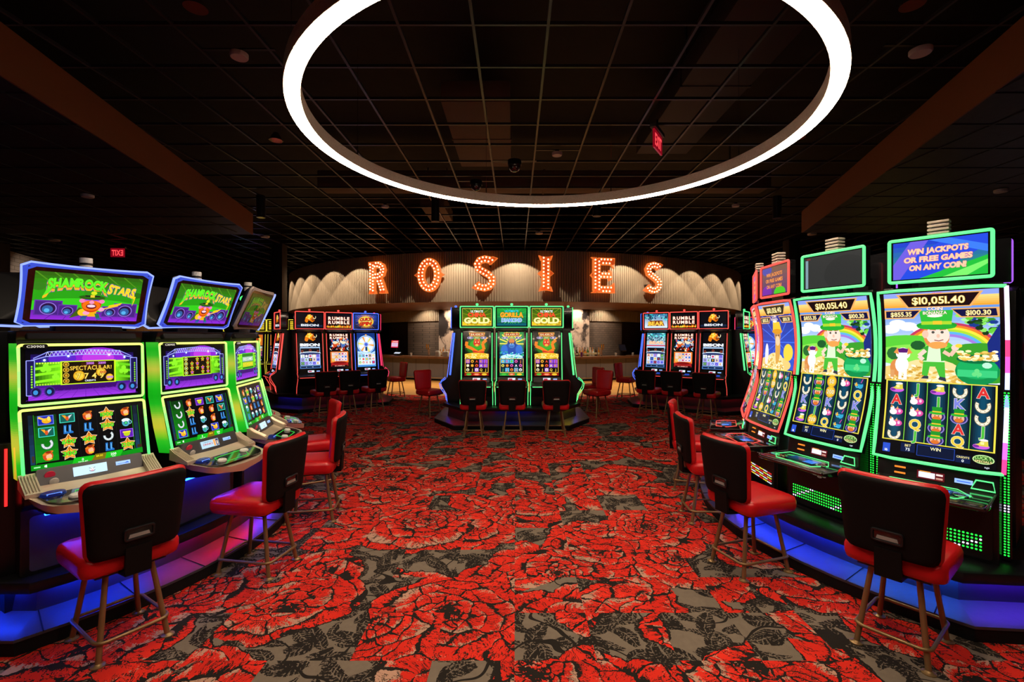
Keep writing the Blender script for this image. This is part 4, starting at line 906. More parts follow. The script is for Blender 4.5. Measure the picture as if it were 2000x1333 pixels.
            cells(a, 4, 17, 96, 69, 5, 3, ['#120c08', '#120c08', '#2a1408', '#9a50d8'] if g_ else ['#0c1a30', '#0a2a40', '#58b8e8', '#1a1a38'], ['#f8d848', '#f0a830', '#e8502a', '#fff0c0'] if g_ else ['#e8d848', '#50c848', '#e05ab0', '#f4f8ff', '#f08a30'], 21 if g_ else 22); a.rect(0, 1, 100, 13, '#8a1a10' if g_ else '#2a8a3a'); a.ell(18, 7, 11, 4.5, '#48b838', 12); a.ell(50, 7, 14, 5, '#e84a28', 12); a.text('GOLD' if g_ else 'SPIN', 50, 7, 4, '#fff0c0'); a.ell(82, 7, 11, 4.5, '#e8c030', 12)
        elif theme == 'list': a.rect(0, 0, 100, 182, '#181428'); cells(a, 4, 14, 96, 90, 5, 4, ['#40305a', '#c8a050', '#203a80'], ['#f0d060', '#e05a80', '#90c8f0'], 31); a.rect(4, 96, 96, 176, '#c86a20'); a.ell(50, 136, 36, 30, '#e8c850', 18); a.ell(50, 136, 22, 20, '#a03a18', 16)
        return a
    a = Art(100, 34); a.grad(0, 0, 100, 34, '#0a1440', '#2a3ab0', 4)
    if theme == 'bison': a.text('BISON', 58, 14, 11, '#e8f0ff', w=62, out='#3a50a0'); a_bison(a, 16, 20, 10)
    elif theme == 'rumble': a_rumble(a, 50, 24, 80, 7)
    elif theme == 'spin': a.text('QUICK SPIN', 50, 17, 10, '#d8e8ff', w=82, out='#3a60d0', shear=0.25)
    elif theme == 'bear': a.text('BEAR', 50, 17, 12, '#d0f0ff', w=70, out='#2050a0')
    else: a.rect(0, 0, 100, 34, '#101830'); a.star(34, 17, 13, '#e05a8a', 5, 0.5); a.star(34, 17, 9, '#f09ab8', 5, 0.5)
    return a
# ------------------------------------------------------------------ gaming machines, pods and chairs
def plane_map(c, w, h, tilt=0.0, yaw=0.0):
    """map of a w x h screen centred at c whose face looks to -y, leaning by tilt (top towards the player when positive)"""
    R = Vector((math.cos(yaw), math.sin(yaw), 0)); U = Vector((0, -math.sin(tilt), math.cos(tilt))); n = R.cross(U)
    C0 = Vector(c)
    return lambda x, y, l: C0 + R * ((x - 0.5) * w) + U * ((y - 0.5) * h) + n * l
def slab(c, w, h, t, tilt=0.0, r=0.012):
    """rounded rectangular slab whose front face is at c"""
    f = plane_map(c, w, h, tilt); pts = rrect(w / 2, h / 2, min(r, w / 2.01, h / 2.01))
    return MB().rings([[f(x / w + 0.5, y / h + 0.5, -t) for x, y in pts], [f(x / w + 0.5, y / h + 0.5, 0) for x, y in pts]])
def frame_tube(f, w, h, ins, r, cr=0.02, lift=0.004, n=8):
    pts = rrect(w / 2 - ins, h / 2 - ins, cr, 4)
    return MB().tube([f(x / w + 0.5, y / h + 0.5, lift) for x, y in pts], r, n, True)
def band(path_out, path_in):
    n = len(path_out); return MB().add(list(path_out) + list(path_in), [(i, (i + 1) % n, n + (i + 1) % n, n + i) for i in range(n)])
def rect_art(col): return Art(100, 100).rect(0, 0, 100, 100, col)
G_PALEBLUE = glow('pale_blue_lcd', '#b8dcf0', 0.95)
G_CARD = glow('card_blue', '#5a8cff', 1.3)
G_BLUEFRAME = glow('blue_topper_frame', '#3a58e8', 0.85)
G_BLUEEDGE = glow('blue_topper_edge', '#8aa0ff', 1.5)
M_OFFFRAME = mat('grey_topper_frame', (0.33, 0.28, 0.27), 0.35)
G_GREEN = glow('green_neon', '#5cff8a', 1.5); G_GREENDIM = glow('green_edge', '#28e040', 0.9)
G_YG = glow('yellow_green_neon', '#a8ff58', 1.25)
G_RED = glow('red_neon', '#ff5148', 1.35); G_ORANGE = glow('orange_slot', '#ff8a2a', 1.2); G_PURPLE = glow('purple_neon', '#b060ff', 1.2)
G_BLUE = glow('blue_neon', '#4a6cff', 1.7); G_YELLOW = glow('yellow_neon', '#f0e040', 1.2); G_PINK = glow('pink_neon', '#ff3a68', 1.3)
G_WHITE = glow('white_lcd', '#f0f4ff', 0.9)
G_LED = glow('led_blue', '#1440ff', 12.0)

def candle(kind, parent, z, y=0.12):
    if kind == 'A':
        c = part('beacon', 'beaconA', lambda: MB().lathe([(0.030, 0), (0.030, 0.032), (0.026, 0.033), (0.026, 0.045), (0.030, 0.046), (0.030, 0.075), (0.0, 0.078)], (0, 0, 0)), M_WHITE, parent, 40, None, (0, y, z))
        part('beacon_band', 'beaconAb', lambda: MB().lathe([(0.0312, 0.034), (0.0312, 0.044)], (0, 0, 0)), M_BLACK, c, 40)
    elif kind == 'B':
        def f():
            mb = MB()
            for k in range(4): mb.box((0, 0, 0.012 + 0.024 * k), (0.105, 0.07, 0.015))
            return mb
        c = part('beacon', 'beaconB', f, mat('beacon_ivory', (0.62, 0.55, 0.48), 0.4), parent, 35, (0.003, 2), (0, y, z))
        part('beacon_post', 'beaconBp', lambda: MB().box((0, 0, 0.04), (0.07, 0.045, 0.09)), M_DARKSIL, c)
    else:
        part('beacon', 'beaconC', lambda: MB().lathe([(0.012, 0), (0.012, 0.02), (0.024, 0.022), (0.024, 0.05), (0.0, 0.06)], (0, 0, 0), 12), kind, parent, 40, None, (0, y, z))

def machine_a(label, loc, rz, upper, reels, topper=True, beacon=True, deck=True, dim=False, group='two-screen machines along the left curved pod', number=True):
    t = thing('slot_machine', label, 'slot machine', loc, rz, group)
    # cabinet
    part('cabinet', 'A_cab', lambda: MB().prism([(-0.02, 0.30), (-0.02, 0.66), (-0.09, 0.70), (-0.09, 0.80), (-0.03, 0.83), (0.06, 1.20), (0.075, 1.57), (0.04, 1.63), (0.25, 1.63), (0.25, 0.30)], -0.285, 0.285), M_CABINET, t, 30, (0.008, 2))
    part('belly_light', 'A_bl', lambda: MB().box((0, -0.07, 0.628), (0.40, 0.015, 0.008)), glow('led_belly', '#0c38ff', 45), t)
    part('belly_door', 'A_door', lambda: slab((0, -0.022, 0.47), 0.50, 0.30, 0.02, 0, 0.02), mat('door_black_satin', (0.03, 0.035, 0.06), 0.4), t, 30)
    # glowing side rails, green to yellow
    def rail(sx):
        mb = MB(); prof = [(-0.055, 0.835), (-0.01, 1.0), (0.03, 1.20), (0.037, 1.38), (0.05, 1.56)]
        keys = ['#1cb81c', '#20cc24', '#3ad828', '#a8e02c', '#e4de3c', '#d8de40', '#70d830', '#24cc24', '#18c01c', '#1cc81e', '#38d428', '#98da34', '#d8d848', '#a8dc40', '#3ccc2c', '#20c422', '#48d034']
        n = 64; wx = 0.016 if sx < 0 else 0.006
        for k in range(n):
            P = []
            for q in (k / n, (k + 1) / n):
                i = min(3, int(q * 4)); u = q * 4 - i; P.append((prof[i][0] + (prof[i + 1][0] - prof[i][0]) * u, prof[i][1] + (prof[i + 1][1] - prof[i][1]) * u))
            t_ = (k + .5) / n * (len(keys) - 1); i = int(t_); u = t_ - i; c = tuple((p * (1 - u) + q * u) * 0.62 for p, q in zip(lin(keys[i]), lin(keys[i + 1])))
            (y0, z0), (y1, z1) = P; x0, x1 = sx * 0.286, sx * (0.286 + wx)
            mb.quad((x1, y0, z0), (x1, y0 + 0.075, z0), (x1, y1 + 0.075, z1), (x1, y1, z1), c); mb.quad((x0, y0 - 0.008, z0), (x1, y0, z0), (x1, y1, z1), (x0, y1 - 0.008, z1), c)
            mb.quad((x0, y0 + 0.075, z0), (x1, y0 + 0.075, z0), (x1, y1 + 0.075, z1), (x0, y1 + 0.075, z1), c)
        return mb
    for sx in (-1, 1): part('side_light', 'A_rail%d' % sx, lambda: rail(sx), M_SCREEN, t, 60)
    # the two main screens
    for nm, c, h, tilt, art, key in (('lower_screen', (0, -0.018, 1.02), 0.372, -0.235, art_lower_a(reels), None), ('upper_screen', (0, 0.040, 1.385), 0.345, -0.035, art_upper_a(upper), None)):
        w = 0.575; f = plane_map(c, w, h, tilt)
        s = part(nm, 'A_' + nm, lambda: slab(c, w, h, 0.05, tilt, 0.02), M_BLACKG, t, 30)
        def fr():
            mb = MB(); pts = rrect(w / 2 - 0.007, h / 2 - 0.007, 0.014, 4); pts = [q for a_, b_ in zip(pts, pts[1:] + pts[:1]) for q in [(a_[0] + (b_[0] - a_[0]) * k / (7 if math.hypot(b_[0] - a_[0], b_[1] - a_[1]) > .05 else 1), a_[1] + (b_[1] - a_[1]) * k / (7 if math.hypot(b_[0] - a_[0], b_[1] - a_[1]) > .05 else 1)) for k in range(7 if math.hypot(b_[0] - a_[0], b_[1] - a_[1]) > .05 else 1)]]
            c0, c1 = lin('#e0f070'), lin('#58ff78')
            for a_, b_ in zip(pts, pts[1:] + pts[:1]):
                v = max(0, min(1, (a_[1] + b_[1]) / (2 * h) + 0.5)); v = v ** 3 if nm == 'lower_screen' else (1 if a_[1] > h * .44 else 0.25 + 0.3 * abs(math.sin(a_[1] * 14)))
                mb.tube([f(a_[0] / w + .5, a_[1] / h + .5, .004), f(b_[0] / w + .5, b_[1] / h + .5, .004)], 0.0075, 8, False, tuple((p * v + q * (1 - v)) * 1.35 for p, q in zip(c0, c1)))
            return mb
        part('light_frame', 'A_fr' + nm, fr, M_SCREEN, s, 60)
        iw = w - 0.055; ih = h - 0.04
        if nm == 'upper_screen': iw = w - 0.07; ih = h - 0.05
        art.build('picture', plane_map(c, iw, ih, tilt), s, material=M_SCREENDIM if dim else M_SCREEN)
        if nm == 'upper_screen' and number:
            p_ = part('number_plate', 'A_plate', lambda: slab((-0.215, c[1] - 0.012, c[2] + h / 2 - 0.014), 0.10, 0.026, 0.006), M_BLACK, t)
            Art(100, 26).text('C30905', 50, 12, 13, '#d8d0c0', w=72).build('plate_text', plane_map((-0.215, c[1] - 0.013, c[2] + h / 2 - 0.014), 0.10, 0.026), p_)
    # top hood, neck and leaning topper
    part('hood', 'A_hood', lambda: MB().prism([(0.03, 1.58), (0.05, 1.625), (0.22, 1.635), (0.24, 1.58)], -0.25, 0.25), M_BLACKM, t, 30, (0.01, 3))
    part('neck', 'A_neck', lambda: MB().prism([(0.06, 1.60), (0.03, 1.86), (0.10, 1.90), (0.18, 1.60)], -0.13, 0.13), M_BLACK, t, 30, (0.01, 2))
    w, h, tilt, c = 0.585, 0.365, 0.40, (0, -0.03, 1.825); f = plane_map(c, w, h, tilt)
    def outline(gw, gh, bow, n=8):
        P = []
        cs = [(-gw, -gh), (gw, -gh), (gw, gh), (-gw, gh)]
        for i in range(4):
            (ax, ay), (bx, by) = cs[i], cs[(i + 1) % 4]
            for k in range(n):
                u = 0.06 + 0.88 * k / (n - 1); q = 4 * u * (1 - u); nx, ny = ((by - ay), -(bx - ax)); L = math.hypot(nx, ny)
                P.append((ax + (bx - ax) * u - nx / L * bow * q, ay + (by - ay) * u - ny / L * bow * q))
        return P
    tp = part('topper', 'A_topper', lambda: MB().rings([[f(x / w + .5, y / h + .5, -0.05) for x, y in outline(w / 2 - .03, h / 2 - .03, 0.0)], [f(x / w + .5, y / h + .5, -0.028) for x, y in outline(w / 2, h / 2, 0.010)], [f(x / w + .5, y / h + .5, -0.002) for x, y in outline(w / 2 - .002, h / 2 - .002, 0.010)]]), M_BLACK, t, 40)
    fm = G_BLUEFRAME if topper else M_OFFFRAME
    part('topper_frame', 'A_tframe', lambda: band([f(x / w + .5, y / h + .5, 0.002) for x, y in outline(w / 2, h / 2, 0.010)], [f(x / w + .5, y / h + .5, 0.006) for x, y in outline(w / 2 - .024, h / 2 - .020, 0.0)]), fm, tp, 60)
    part('topper_edge_light', 'A_tedge', lambda: MB().tube([f(x / w + .5, y / h + .5, -0.006) for x, y in outline(w / 2, h / 2, 0.010)], 0.009, 6, True), G_BLUEEDGE if topper else M_OFFFRAME, tp, 60)
    gl = part('topper_glass', 'A_tglass', lambda: slab(f(.5, .5, 0.004), w - .045, h - .036, .01, tilt, .006), M_BLACKG, tp)
    art_topper_a().build('topper_picture', plane_map(f(.5, .5, 0.005), w - .105, h - .085, tilt), tp, material=M_SCREEN if topper else M_SCREENDIM)
    if beacon: candle('A', t, 1.985, 0.03)
    if not deck: return t
    # player deck: warm silver tray with ribbed wings
    def tray():
        mb = MB(); rs = []
        for k, (yy, zz, hw) in enumerate([(-0.06, 0.835, 0.30), (-0.10, 0.80, 0.30), (-0.20, 0.765, 0.29), (-0.30, 0.745, 0.262), (-0.345, 0.735, 0.23), (-0.365, 0.728, 0.17)]):
            d = 0.0 if k < 2 else 0.012
            rs.append([Vector((-hw, yy, zz)), Vector((-hw + 0.05, yy, zz - d)), Vector((0, yy, zz - d - (0.006 if k else 0))), Vector((hw - 0.05, yy, zz - d)), Vector((hw, yy, zz)), Vector((hw - 0.02, yy, zz - 0.045)), Vector((0, yy + 0.01, zz - 0.075)), Vector((-hw + 0.02, yy, zz - 0.045))])
        return mb.rings(rs)
    d = part('player_deck', 'A_tray', tray, M_SILVER, t, 50)
    part('deck_underside', 'A_under', lambda: MB().prism([(-0.02, 0.64), (-0.02, 0.74), (-0.33, 0.705), (-0.33, 0.685), (-0.2, 0.66)], -0.22, 0.22), M_BLACK, d, 30, (0.01, 2))
    for sx in (-1, 1):
        def wing():
            mb = MB()
            mb.prism([(-0.06, 0.79), (-0.062, 0.862), (-0.10, 0.835), (-0.20, 0.782), (-0.20, 0.762)], sx * 0.235, sx * 0.302)
            for k in range(5):
                x = sx * (0.244 + 0.012 * k); mb.tube([(x, -0.075, 0.858), (x, -0.11, 0.832), (x, -0.19, 0.790)], 0.0028, 5)
            return mb
        part('deck_wing', 'A_wing%d' % sx, wing, M_SILVER, d, 40)
    # upright tracking panel below the screens
    pf = plane_map((0, -0.092, 0.835), 0.46, 0.085, -0.35)
    tk = part('tracking_panel', 'A_track', lambda: slab((0, -0.092, 0.835), 0.47, 0.095, 0.03, -0.35, 0.01), M_DARKSIL, t)
    ca = Art(100, 36).rect(0, 0, 100, 36, '#c8e6f6')
    if upper == 1:
        ca.rect(0, 0, 100, 36, '#b8d8ec'); ca.text('COMPLIMENTARY', 38, 29, 4, '#2a6a8a', w=50); ca.text('DRINKS', 38, 18, 9, '#c8301c', w=54); ca.poly([(70, 2), (80, 2), (84, 34), (68, 34)], '#f0a868'); ca.poly([(84, 2), (97, 2), (98, 34), (84, 34)], '#202060'); ca.ell(91, 16, 4, 12, '#e0c8b0', 10)
    else:
        ca.ell(55, 17, 6, 7, '#f0f4f8', 12); ca.ell(55, 12, 5, 4, '#e8b8c8', 10); ca.ring(55, 15, 9, 7, 1.6, '#202028', 12, 190, 350); ca.line([(46, 24), (50, 22)], 1.6, '#202028'); ca.line([(60, 22), (64, 24)], 1.6, '#202028'); ca.ell(52, 20, 1.2, 1.6, '#202028', 6); ca.ell(58, 20, 1.2, 1.6, '#202028', 6)
    ca.build('tracking_display', plane_map(pf(0.47, 0.5, 0.003), 0.15, 0.052, -0.35), tk)
    cr_ = Art(100, 30).rect(0, 0, 100, 30, '#a8ccff').poly([(10, 12), (60, 12), (80, 20), (90, 12), (90, 8), (10, 8)], '#3a68e0'); cr_.build('card_reader', plane_map(pf(0.80, 0.56, 0.003), 0.07, 0.022, -0.35), tk)
    part('service_button', 'A_sb', lambda: MB().lathe([(0.0, 0.0), (0.022, 0), (0.022, 0.006), (0.0, 0.008)]).xf(Matrix.Translation(pf(0.10, 0.62, 0.002)) @ Matrix.Rotation(PI / 2 + 0.35, 4, 'X')), mat('red_button', (0.5, 0.02, 0.04), 0.25, emis=(0.6, 0.01, 0.05), strength=0.25), tk)
    part('cashout_button', 'A_cb', lambda: MB().lathe([(0.0, 0.0), (0.020, 0), (0.020, 0.006), (0.0, 0.008)]).xf(Matrix.Translation(pf(0.13, 0.16, 0.002)) @ Matrix.Rotation(PI / 2 + 0.35, 4, 'X')), M_WHITE, tk)
    # black glass touch deck with green outline and white buttons
    td = part('touch_deck', 'A_td', lambda: MB().prism([(-0.255, -0.195), (0.255, -0.195), (0.235, -0.30), (0.20, -0.338), (0.15, -0.352), (-0.15, -0.352), (-0.20, -0.338), (-0.235, -0.30)], 0.0, 0.008, 'z').xf(Matrix.Translation((0, 0, 0.792)) @ Matrix.Rotation(0.17, 4, 'X')), M_BLACKG, t)
    M_ = Matrix.Translation((0, 0, 0.801)) @ Matrix.Rotation(0.17, 4, 'X')
    part('green_outline', 'A_go', lambda: MB().tube([(-0.11, -0.225, 0), (0.11, -0.225, 0), (0.135, -0.26, 0), (0.09, -0.325, 0), (-0.09, -0.325, 0), (-0.135, -0.29, 0)], 0.0022, 6, True).xf(M_), G_GREENDIM, td)
    for sx in (-1, 1): part('play_button', 'A_pb%d' % sx, lambda: MB().lathe([(0.034, 0), (0.034, 0.008), (0.028, 0.014), (0.0, 0.016)], (0, 0, 0), 16).xf(M_ @ Matrix.Translation((sx * 0.125, -0.255 if sx > 0 else -0.30, 0)) @ Matrix.Diagonal((1, 0.75, 1, 1))), M_WHITE, td, 40)
    part('bill_slot', 'A_bill', lambda: MB().lathe([(0.05, 0), (0.045, 0.014), (0.0, 0.016)], (0, 0, 0), 16).xf(M_ @ Matrix.Translation((-0.20, -0.22, 0)) @ Matrix.Diagonal((1.1, 0.6, 1, 1))), mat('bill_navy', (0.01, 0.02, 0.12), 0.25, emis=(0.01, 0.04, 0.5), strength=0.12), td, 40)
    part('bill_light', 'A_billl', lambda: MB().box((-0.20, -0.24, 0.012), (0.06, 0.007, 0.006)).xf(M_), G_CARD, td)
    return t

# ---- tall curved-screen machine
CURVE = [(0.0, 0.81), (0.045, 0.95), (0.095, 1.12), (0.13, 1.30), (0.145, 1.47), (0.14, 1.64), (0.12, 1.78), (0.095, 1.90)]
def curve_pt(v):
    t = v * (len(CURVE) - 1); i = min(len(CURVE) - 2, max(0, int(t))); u = t - i
    p = [CURVE[max(0, i - 1)], CURVE[i], CURVE[i + 1], CURVE[min(len(CURVE) - 1, i + 2)]]
    def cr(k): return 0.5 * ((2 * p[1][k]) + (p[2][k] - p[0][k]) * u + (2 * p[0][k] - 5 * p[1][k] + 4 * p[2][k] - p[3][k]) * u * u + (3 * p[1][k] - p[0][k] - 3 * p[2][k] + p[3][k]) * u ** 3)
    return Vector((0, cr(0), cr(1)))
def curve_map(w, v0=0.0, v1=1.0):
    def f(x, y, l):
        v = v0 + (v1 - v0) * y; p = curve_pt(v); d = (curve_pt(min(1, v + 0.01)) - curve_pt(max(0, v - 0.01))).normalized()
        n = Vector((0, -d.z, d.y)); return p + n * l + Vector(((x - 0.5) * w, 0, 0))
    return f
def led_dots(name, key, parent, f, nx, ny, sx, sy, cols, r=0.0048):
    def mk():
        mb = MB()
        for i in range(nx):
            for j in range(ny):
                c = lin(cols(i, j)); P = f((i + 0.5) / nx, (j + 0.5) / ny)
                R, U, N = P[1], P[2], P[3]
                mb.add([P[0] + R * (r * math.cos(k * PI / 3)) + U * (r * math.sin(k * PI / 3)) + N * 0.002 for k in range(6)], [(0, 1, 2, 3, 4, 5)], tuple(min(1.6, v * 1.5) for v in c))
        return mb
    return part(name, key, mk, M_SCREEN, parent, 60)
def machine_b(label, loc, rz, reels, hero, top_k, neon, led, beacon=True, deck=True, group='tall curved-screen machines along the right curved pod', dim=False, rainbow=False):
    t = thing('slot_machine', label, 'slot machine', loc, rz, group); key = neon.name
    prof = [(y + 0.035, z) for y, z in CURVE]
    part('cabinet', 'B_cab', lambda: MB().prism([(0.0, 0.30), (0.0, 0.62), (0.02, 0.80)] + prof + [(0.14, 1.92), (0.32, 1.88), (0.36, 1.2), (0.34, 0.30)], -0.285, 0.285), M_CABINET, t, 30, (0.006, 2))
    w = 0.62; f = curve_map(w); n = 16
    def scr():
        rs = []
        for k in range(n + 1):
            v = k / n; rs.append([f(0, v, 0), f(1, v, 0), f(1, v, -0.03), f(0, v, -0.03)])
        return MB().rings(rs)
    s = part('curved_screen', 'B_scr', scr, M_BLACKG, t, 40)
    def ringpath(ins, cr=0.02):
        P = []; H = 1.0; iu = ins / w; iv = ins / 1.12
        for k in range(13): P.append((1 - iu, iv + 0.012 + (1 - 2 * iv - 0.024) * k / 12))
        for k in range(1, 6): P.append((1 - iu - (1 - 2 * iu) * k / 6, 1 - iv))
        for k in range(13): P.append((iu, 1 - iv - 0.012 - (1 - 2 * iv - 0.024) * k / 12))
        for k in range(1, 6): P.append((iu + (1 - 2 * iu) * k / 6, iv))
        return P
    if rainbow:
        def rb():
            mb = MB(); P = ringpath(0.007); seg = ['#ff3a80', '#d060ff', '#f0e0ff', '#c8d8ff', '#80a0ff', '#c0d0ff', '#ff50b0', '#ff3a70', '#f0d0ff', '#e8d0ff', '#f8f0ff', '#e8c8ff']
            for k in range(12):
                s0 = len(mb.v); mb.tube([f(P[k][0], P[k][1], .004), f(P[k + 1][0], P[k + 1][1], 0.004)], 0.0100, 8, False, tuple(v * 1.6 for v in lin(seg[k])))
            return mb
        part('light_frame', None, rb, M_SCREEN, s, 60)
        part('light_frame', 'B_fr3' + key, lambda: MB().tube([f(x, y, 0.004) for x, y in ringpath(0.007)[12:] + ringpath(0.007)[:1]], 0.0100, 8), neon, s, 60)
    else:
        part('light_frame', 'B_fr' + key, lambda: MB().tube([f(x, y, 0.004) for x, y in ringpath(0.007)], 0.0100, 8, True), neon, s, 60)
    art_main_b(reels, hero).build('picture', curve_map(w - 0.075, 0.035, 0.965), s, cuts=22, material=M_SCREENDIM if dim else M_SCREEN)
    # topper
    tw, th, tc = 0.50, 0.285, (0, 0.115, 2.09); tf = plane_map(tc, tw, th)
    part('topper_neck', 'B_neck', lambda: MB().box((0, 0.17, 1.95), (0.2, 0.06, 0.2)), M_BLACK, t)
    tp = part('topper', 'B_top', lambda: slab(tc, tw, th, 0.05, 0, 0.012), M_BLACKG, t)
    part('topper_light_frame', 'B_tf' + key, lambda: frame_tube(tf, tw, th, 0.005, 0.0100, 0.012), neon, tp, 60)
    art_topper_b(top_k).build('topper_picture', plane_map(tc, tw - 0.05, th - 0.045), tp, material=M_SCREEN)
    if beacon: candle('B', t, 2.235, 0.15)
    if not deck: return t
    # lower front: tracking strip, deck, maker's badge, dot-lit panels
    tk = part('tracking_panel', 'B_tk', lambda: slab((0, 0.012, 0.735), 0.50, 0.10, 0.03, -0.2, 0.01), M_BLACK, t)
    tkf = plane_map((0, 0.012, 0.735), 0.50, 0.10, -0.2)
    for q, yy in enumerate((0.78, 0.42)): part('bill_slot_light', 'B_bs%d' % q, lambda: MB().tube([tkf(0.17 + dx, yy, 0.004) for dx in (-.055, .055)], 0.0055, 6), G_ORANGE, tk)
    Art(100, 36).rect(0, 0, 100, 36, '#5a1018').rect(6, 6, 66, 30, '#e8ecf4').rect(70, 22, 94, 30, '#f0d8d0').rect(70, 6, 94, 14, '#c89080').rect(10, 31, 50, 34, '#f0a830').build('tracking_display', plane_map(tkf(0.47, 0.55, 0.003), 0.13, 0.05, -0.2), tk)
    Art(100, 30).rect(0, 0, 100, 30, '#9ac0ff').rect(12, 10, 88, 18, '#4a78f0').build('card_reader', plane_map(tkf(0.77, 0.55, 0.003), 0.08, 0.026, -0.2), tk)
    d = part('player_deck', 'B_deck', lambda: MB().prism([(0.02, 0.69), (0.02, 0.705), (-0.30, 0.690), (-0.30, 0.665), (-0.1, 0.64)], -0.27, 0.27), M_BLACKG, t, 30, (0.006, 2))
    part('deck_trim', 'B_trim', lambda: MB().tube([(-0.272, 0.0, 0.70), (-0.272, -0.29, 0.684), (-0.25, -0.303, 0.682), (0.25, -0.303, 0.682), (0.272, -0.29, 0.684), (0.272, 0.0, 0.70)], 0.005, 6), M_DARKSIL, d, 50)
    DM = Matrix.Translation((0, 0.02, 0.706)) @ Matrix.Rotation(0.047, 4, 'X')
    part('deck_outline', 'B_do' + key, lambda: MB().tube([(-0.20, -0.08, .003), (0.12, -0.08, .003), (0.19, -0.17, .003), (0.14, -0.27, .003), (-0.15, -0.27, .003), (-0.22, -0.2, .003)], 0.0025, 6, True).xf(DM), neon, d)
    for sx in (-1, 1): part('play_button', 'B_pb%d' % sx, lambda: MB().lathe([(0.036, 0), (0.036, 0.005), (0.026, 0.006), (0.026, 0.003), (0.0, 0.004)], (0, 0, 0), 16).xf(DM @ Matrix.Translation((sx * 0.15, -0.19, 0)) @ Matrix.Diagonal((1, 0.8, 1, 1))), M_CHROME, d, 30)
    Art(100, 40).grad(0, 0, 100, 40, '#0a2a14', '#1a4a8a', 4).rect(60, 4, 96, 30, '#3a7ae0').build('touch_display', lambda x, y, l: DM @ Vector(((x - 0.5) * 0.22, -0.225 + y * 0.10, 0.003 + l)), d)
    part('ticket_slot', 'B_tick' + G_GREEN.name, lambda: MB().tube([(0.17, -0.01, 0.715), (0.27, -0.01, 0.715), (0.26, 0.0, 0.765), (0.19, 0.0, 0.765)], 0.0045, 6, True), G_GREEN, t)
    ap = part('front_panel', 'B_fp', lambda: slab((0, -0.012, 0.50), 0.52, 0.36, 0.02, 0, 0.02), M_BLACK, t)
    Art(100, 40).text('ags', 54, 22, 20, '#a8887a', w=62, bold=0.03).ell(14, 20, 6, 6, '#a8887a', 10).build('badge', plane_map((0.0, -0.014, 0.585), 0.17, 0.068), ap, material=M_SCREENDIM)
    rr = random.Random(5)
    def low(i, j):
        if led != 'green': return ['#ff2a2a', '#ffe03a', '#e8f0ff'][(i // 4 + j) % 3]
        return '#e8f0ff' if (i - j * 2) % 17 in (0, 1) else '#20f040'
    led_dots('led_panel', 'B_low' + led, t, lambda x, y: (Vector(((x - 0.5) * 0.44, -0.013, 0.36 + y * 0.10)), Vector((1, 0, 0)), Vector((0, 0, 1)), Vector((0, -1, 0))), 24, 5, 0, 0, low, 0.0062)
    for sx in (-1, 1):
        def lc(i, j):
            if led != 'green': return '#ff3028' if j > 34 or j < 10 else ('#e8f0ff' if j > 20 else '#f0d048')
            return '#e0e8ff' if j in (16, 17, 18) else '#20f040'
        part('led_backing', 'B_lb%d' % sx, lambda: MB().box((sx * 0.303, 0.14, 0.80), (0.032, 0.06, 0.98)), M_BLACK, t)
        led_dots('led_panel', 'B_side%d%s' % (sx, led), t, lambda x, y: (Vector((sx * (0.288 + 0.030 * x), 0.108, 0.33 + 0.95 * y)), Vector((1, 0, 0)), Vector((0, 0, 1)), Vector((0, -1, 0))), 2, 60, 0, 0, lc, 0.0052)
    return t

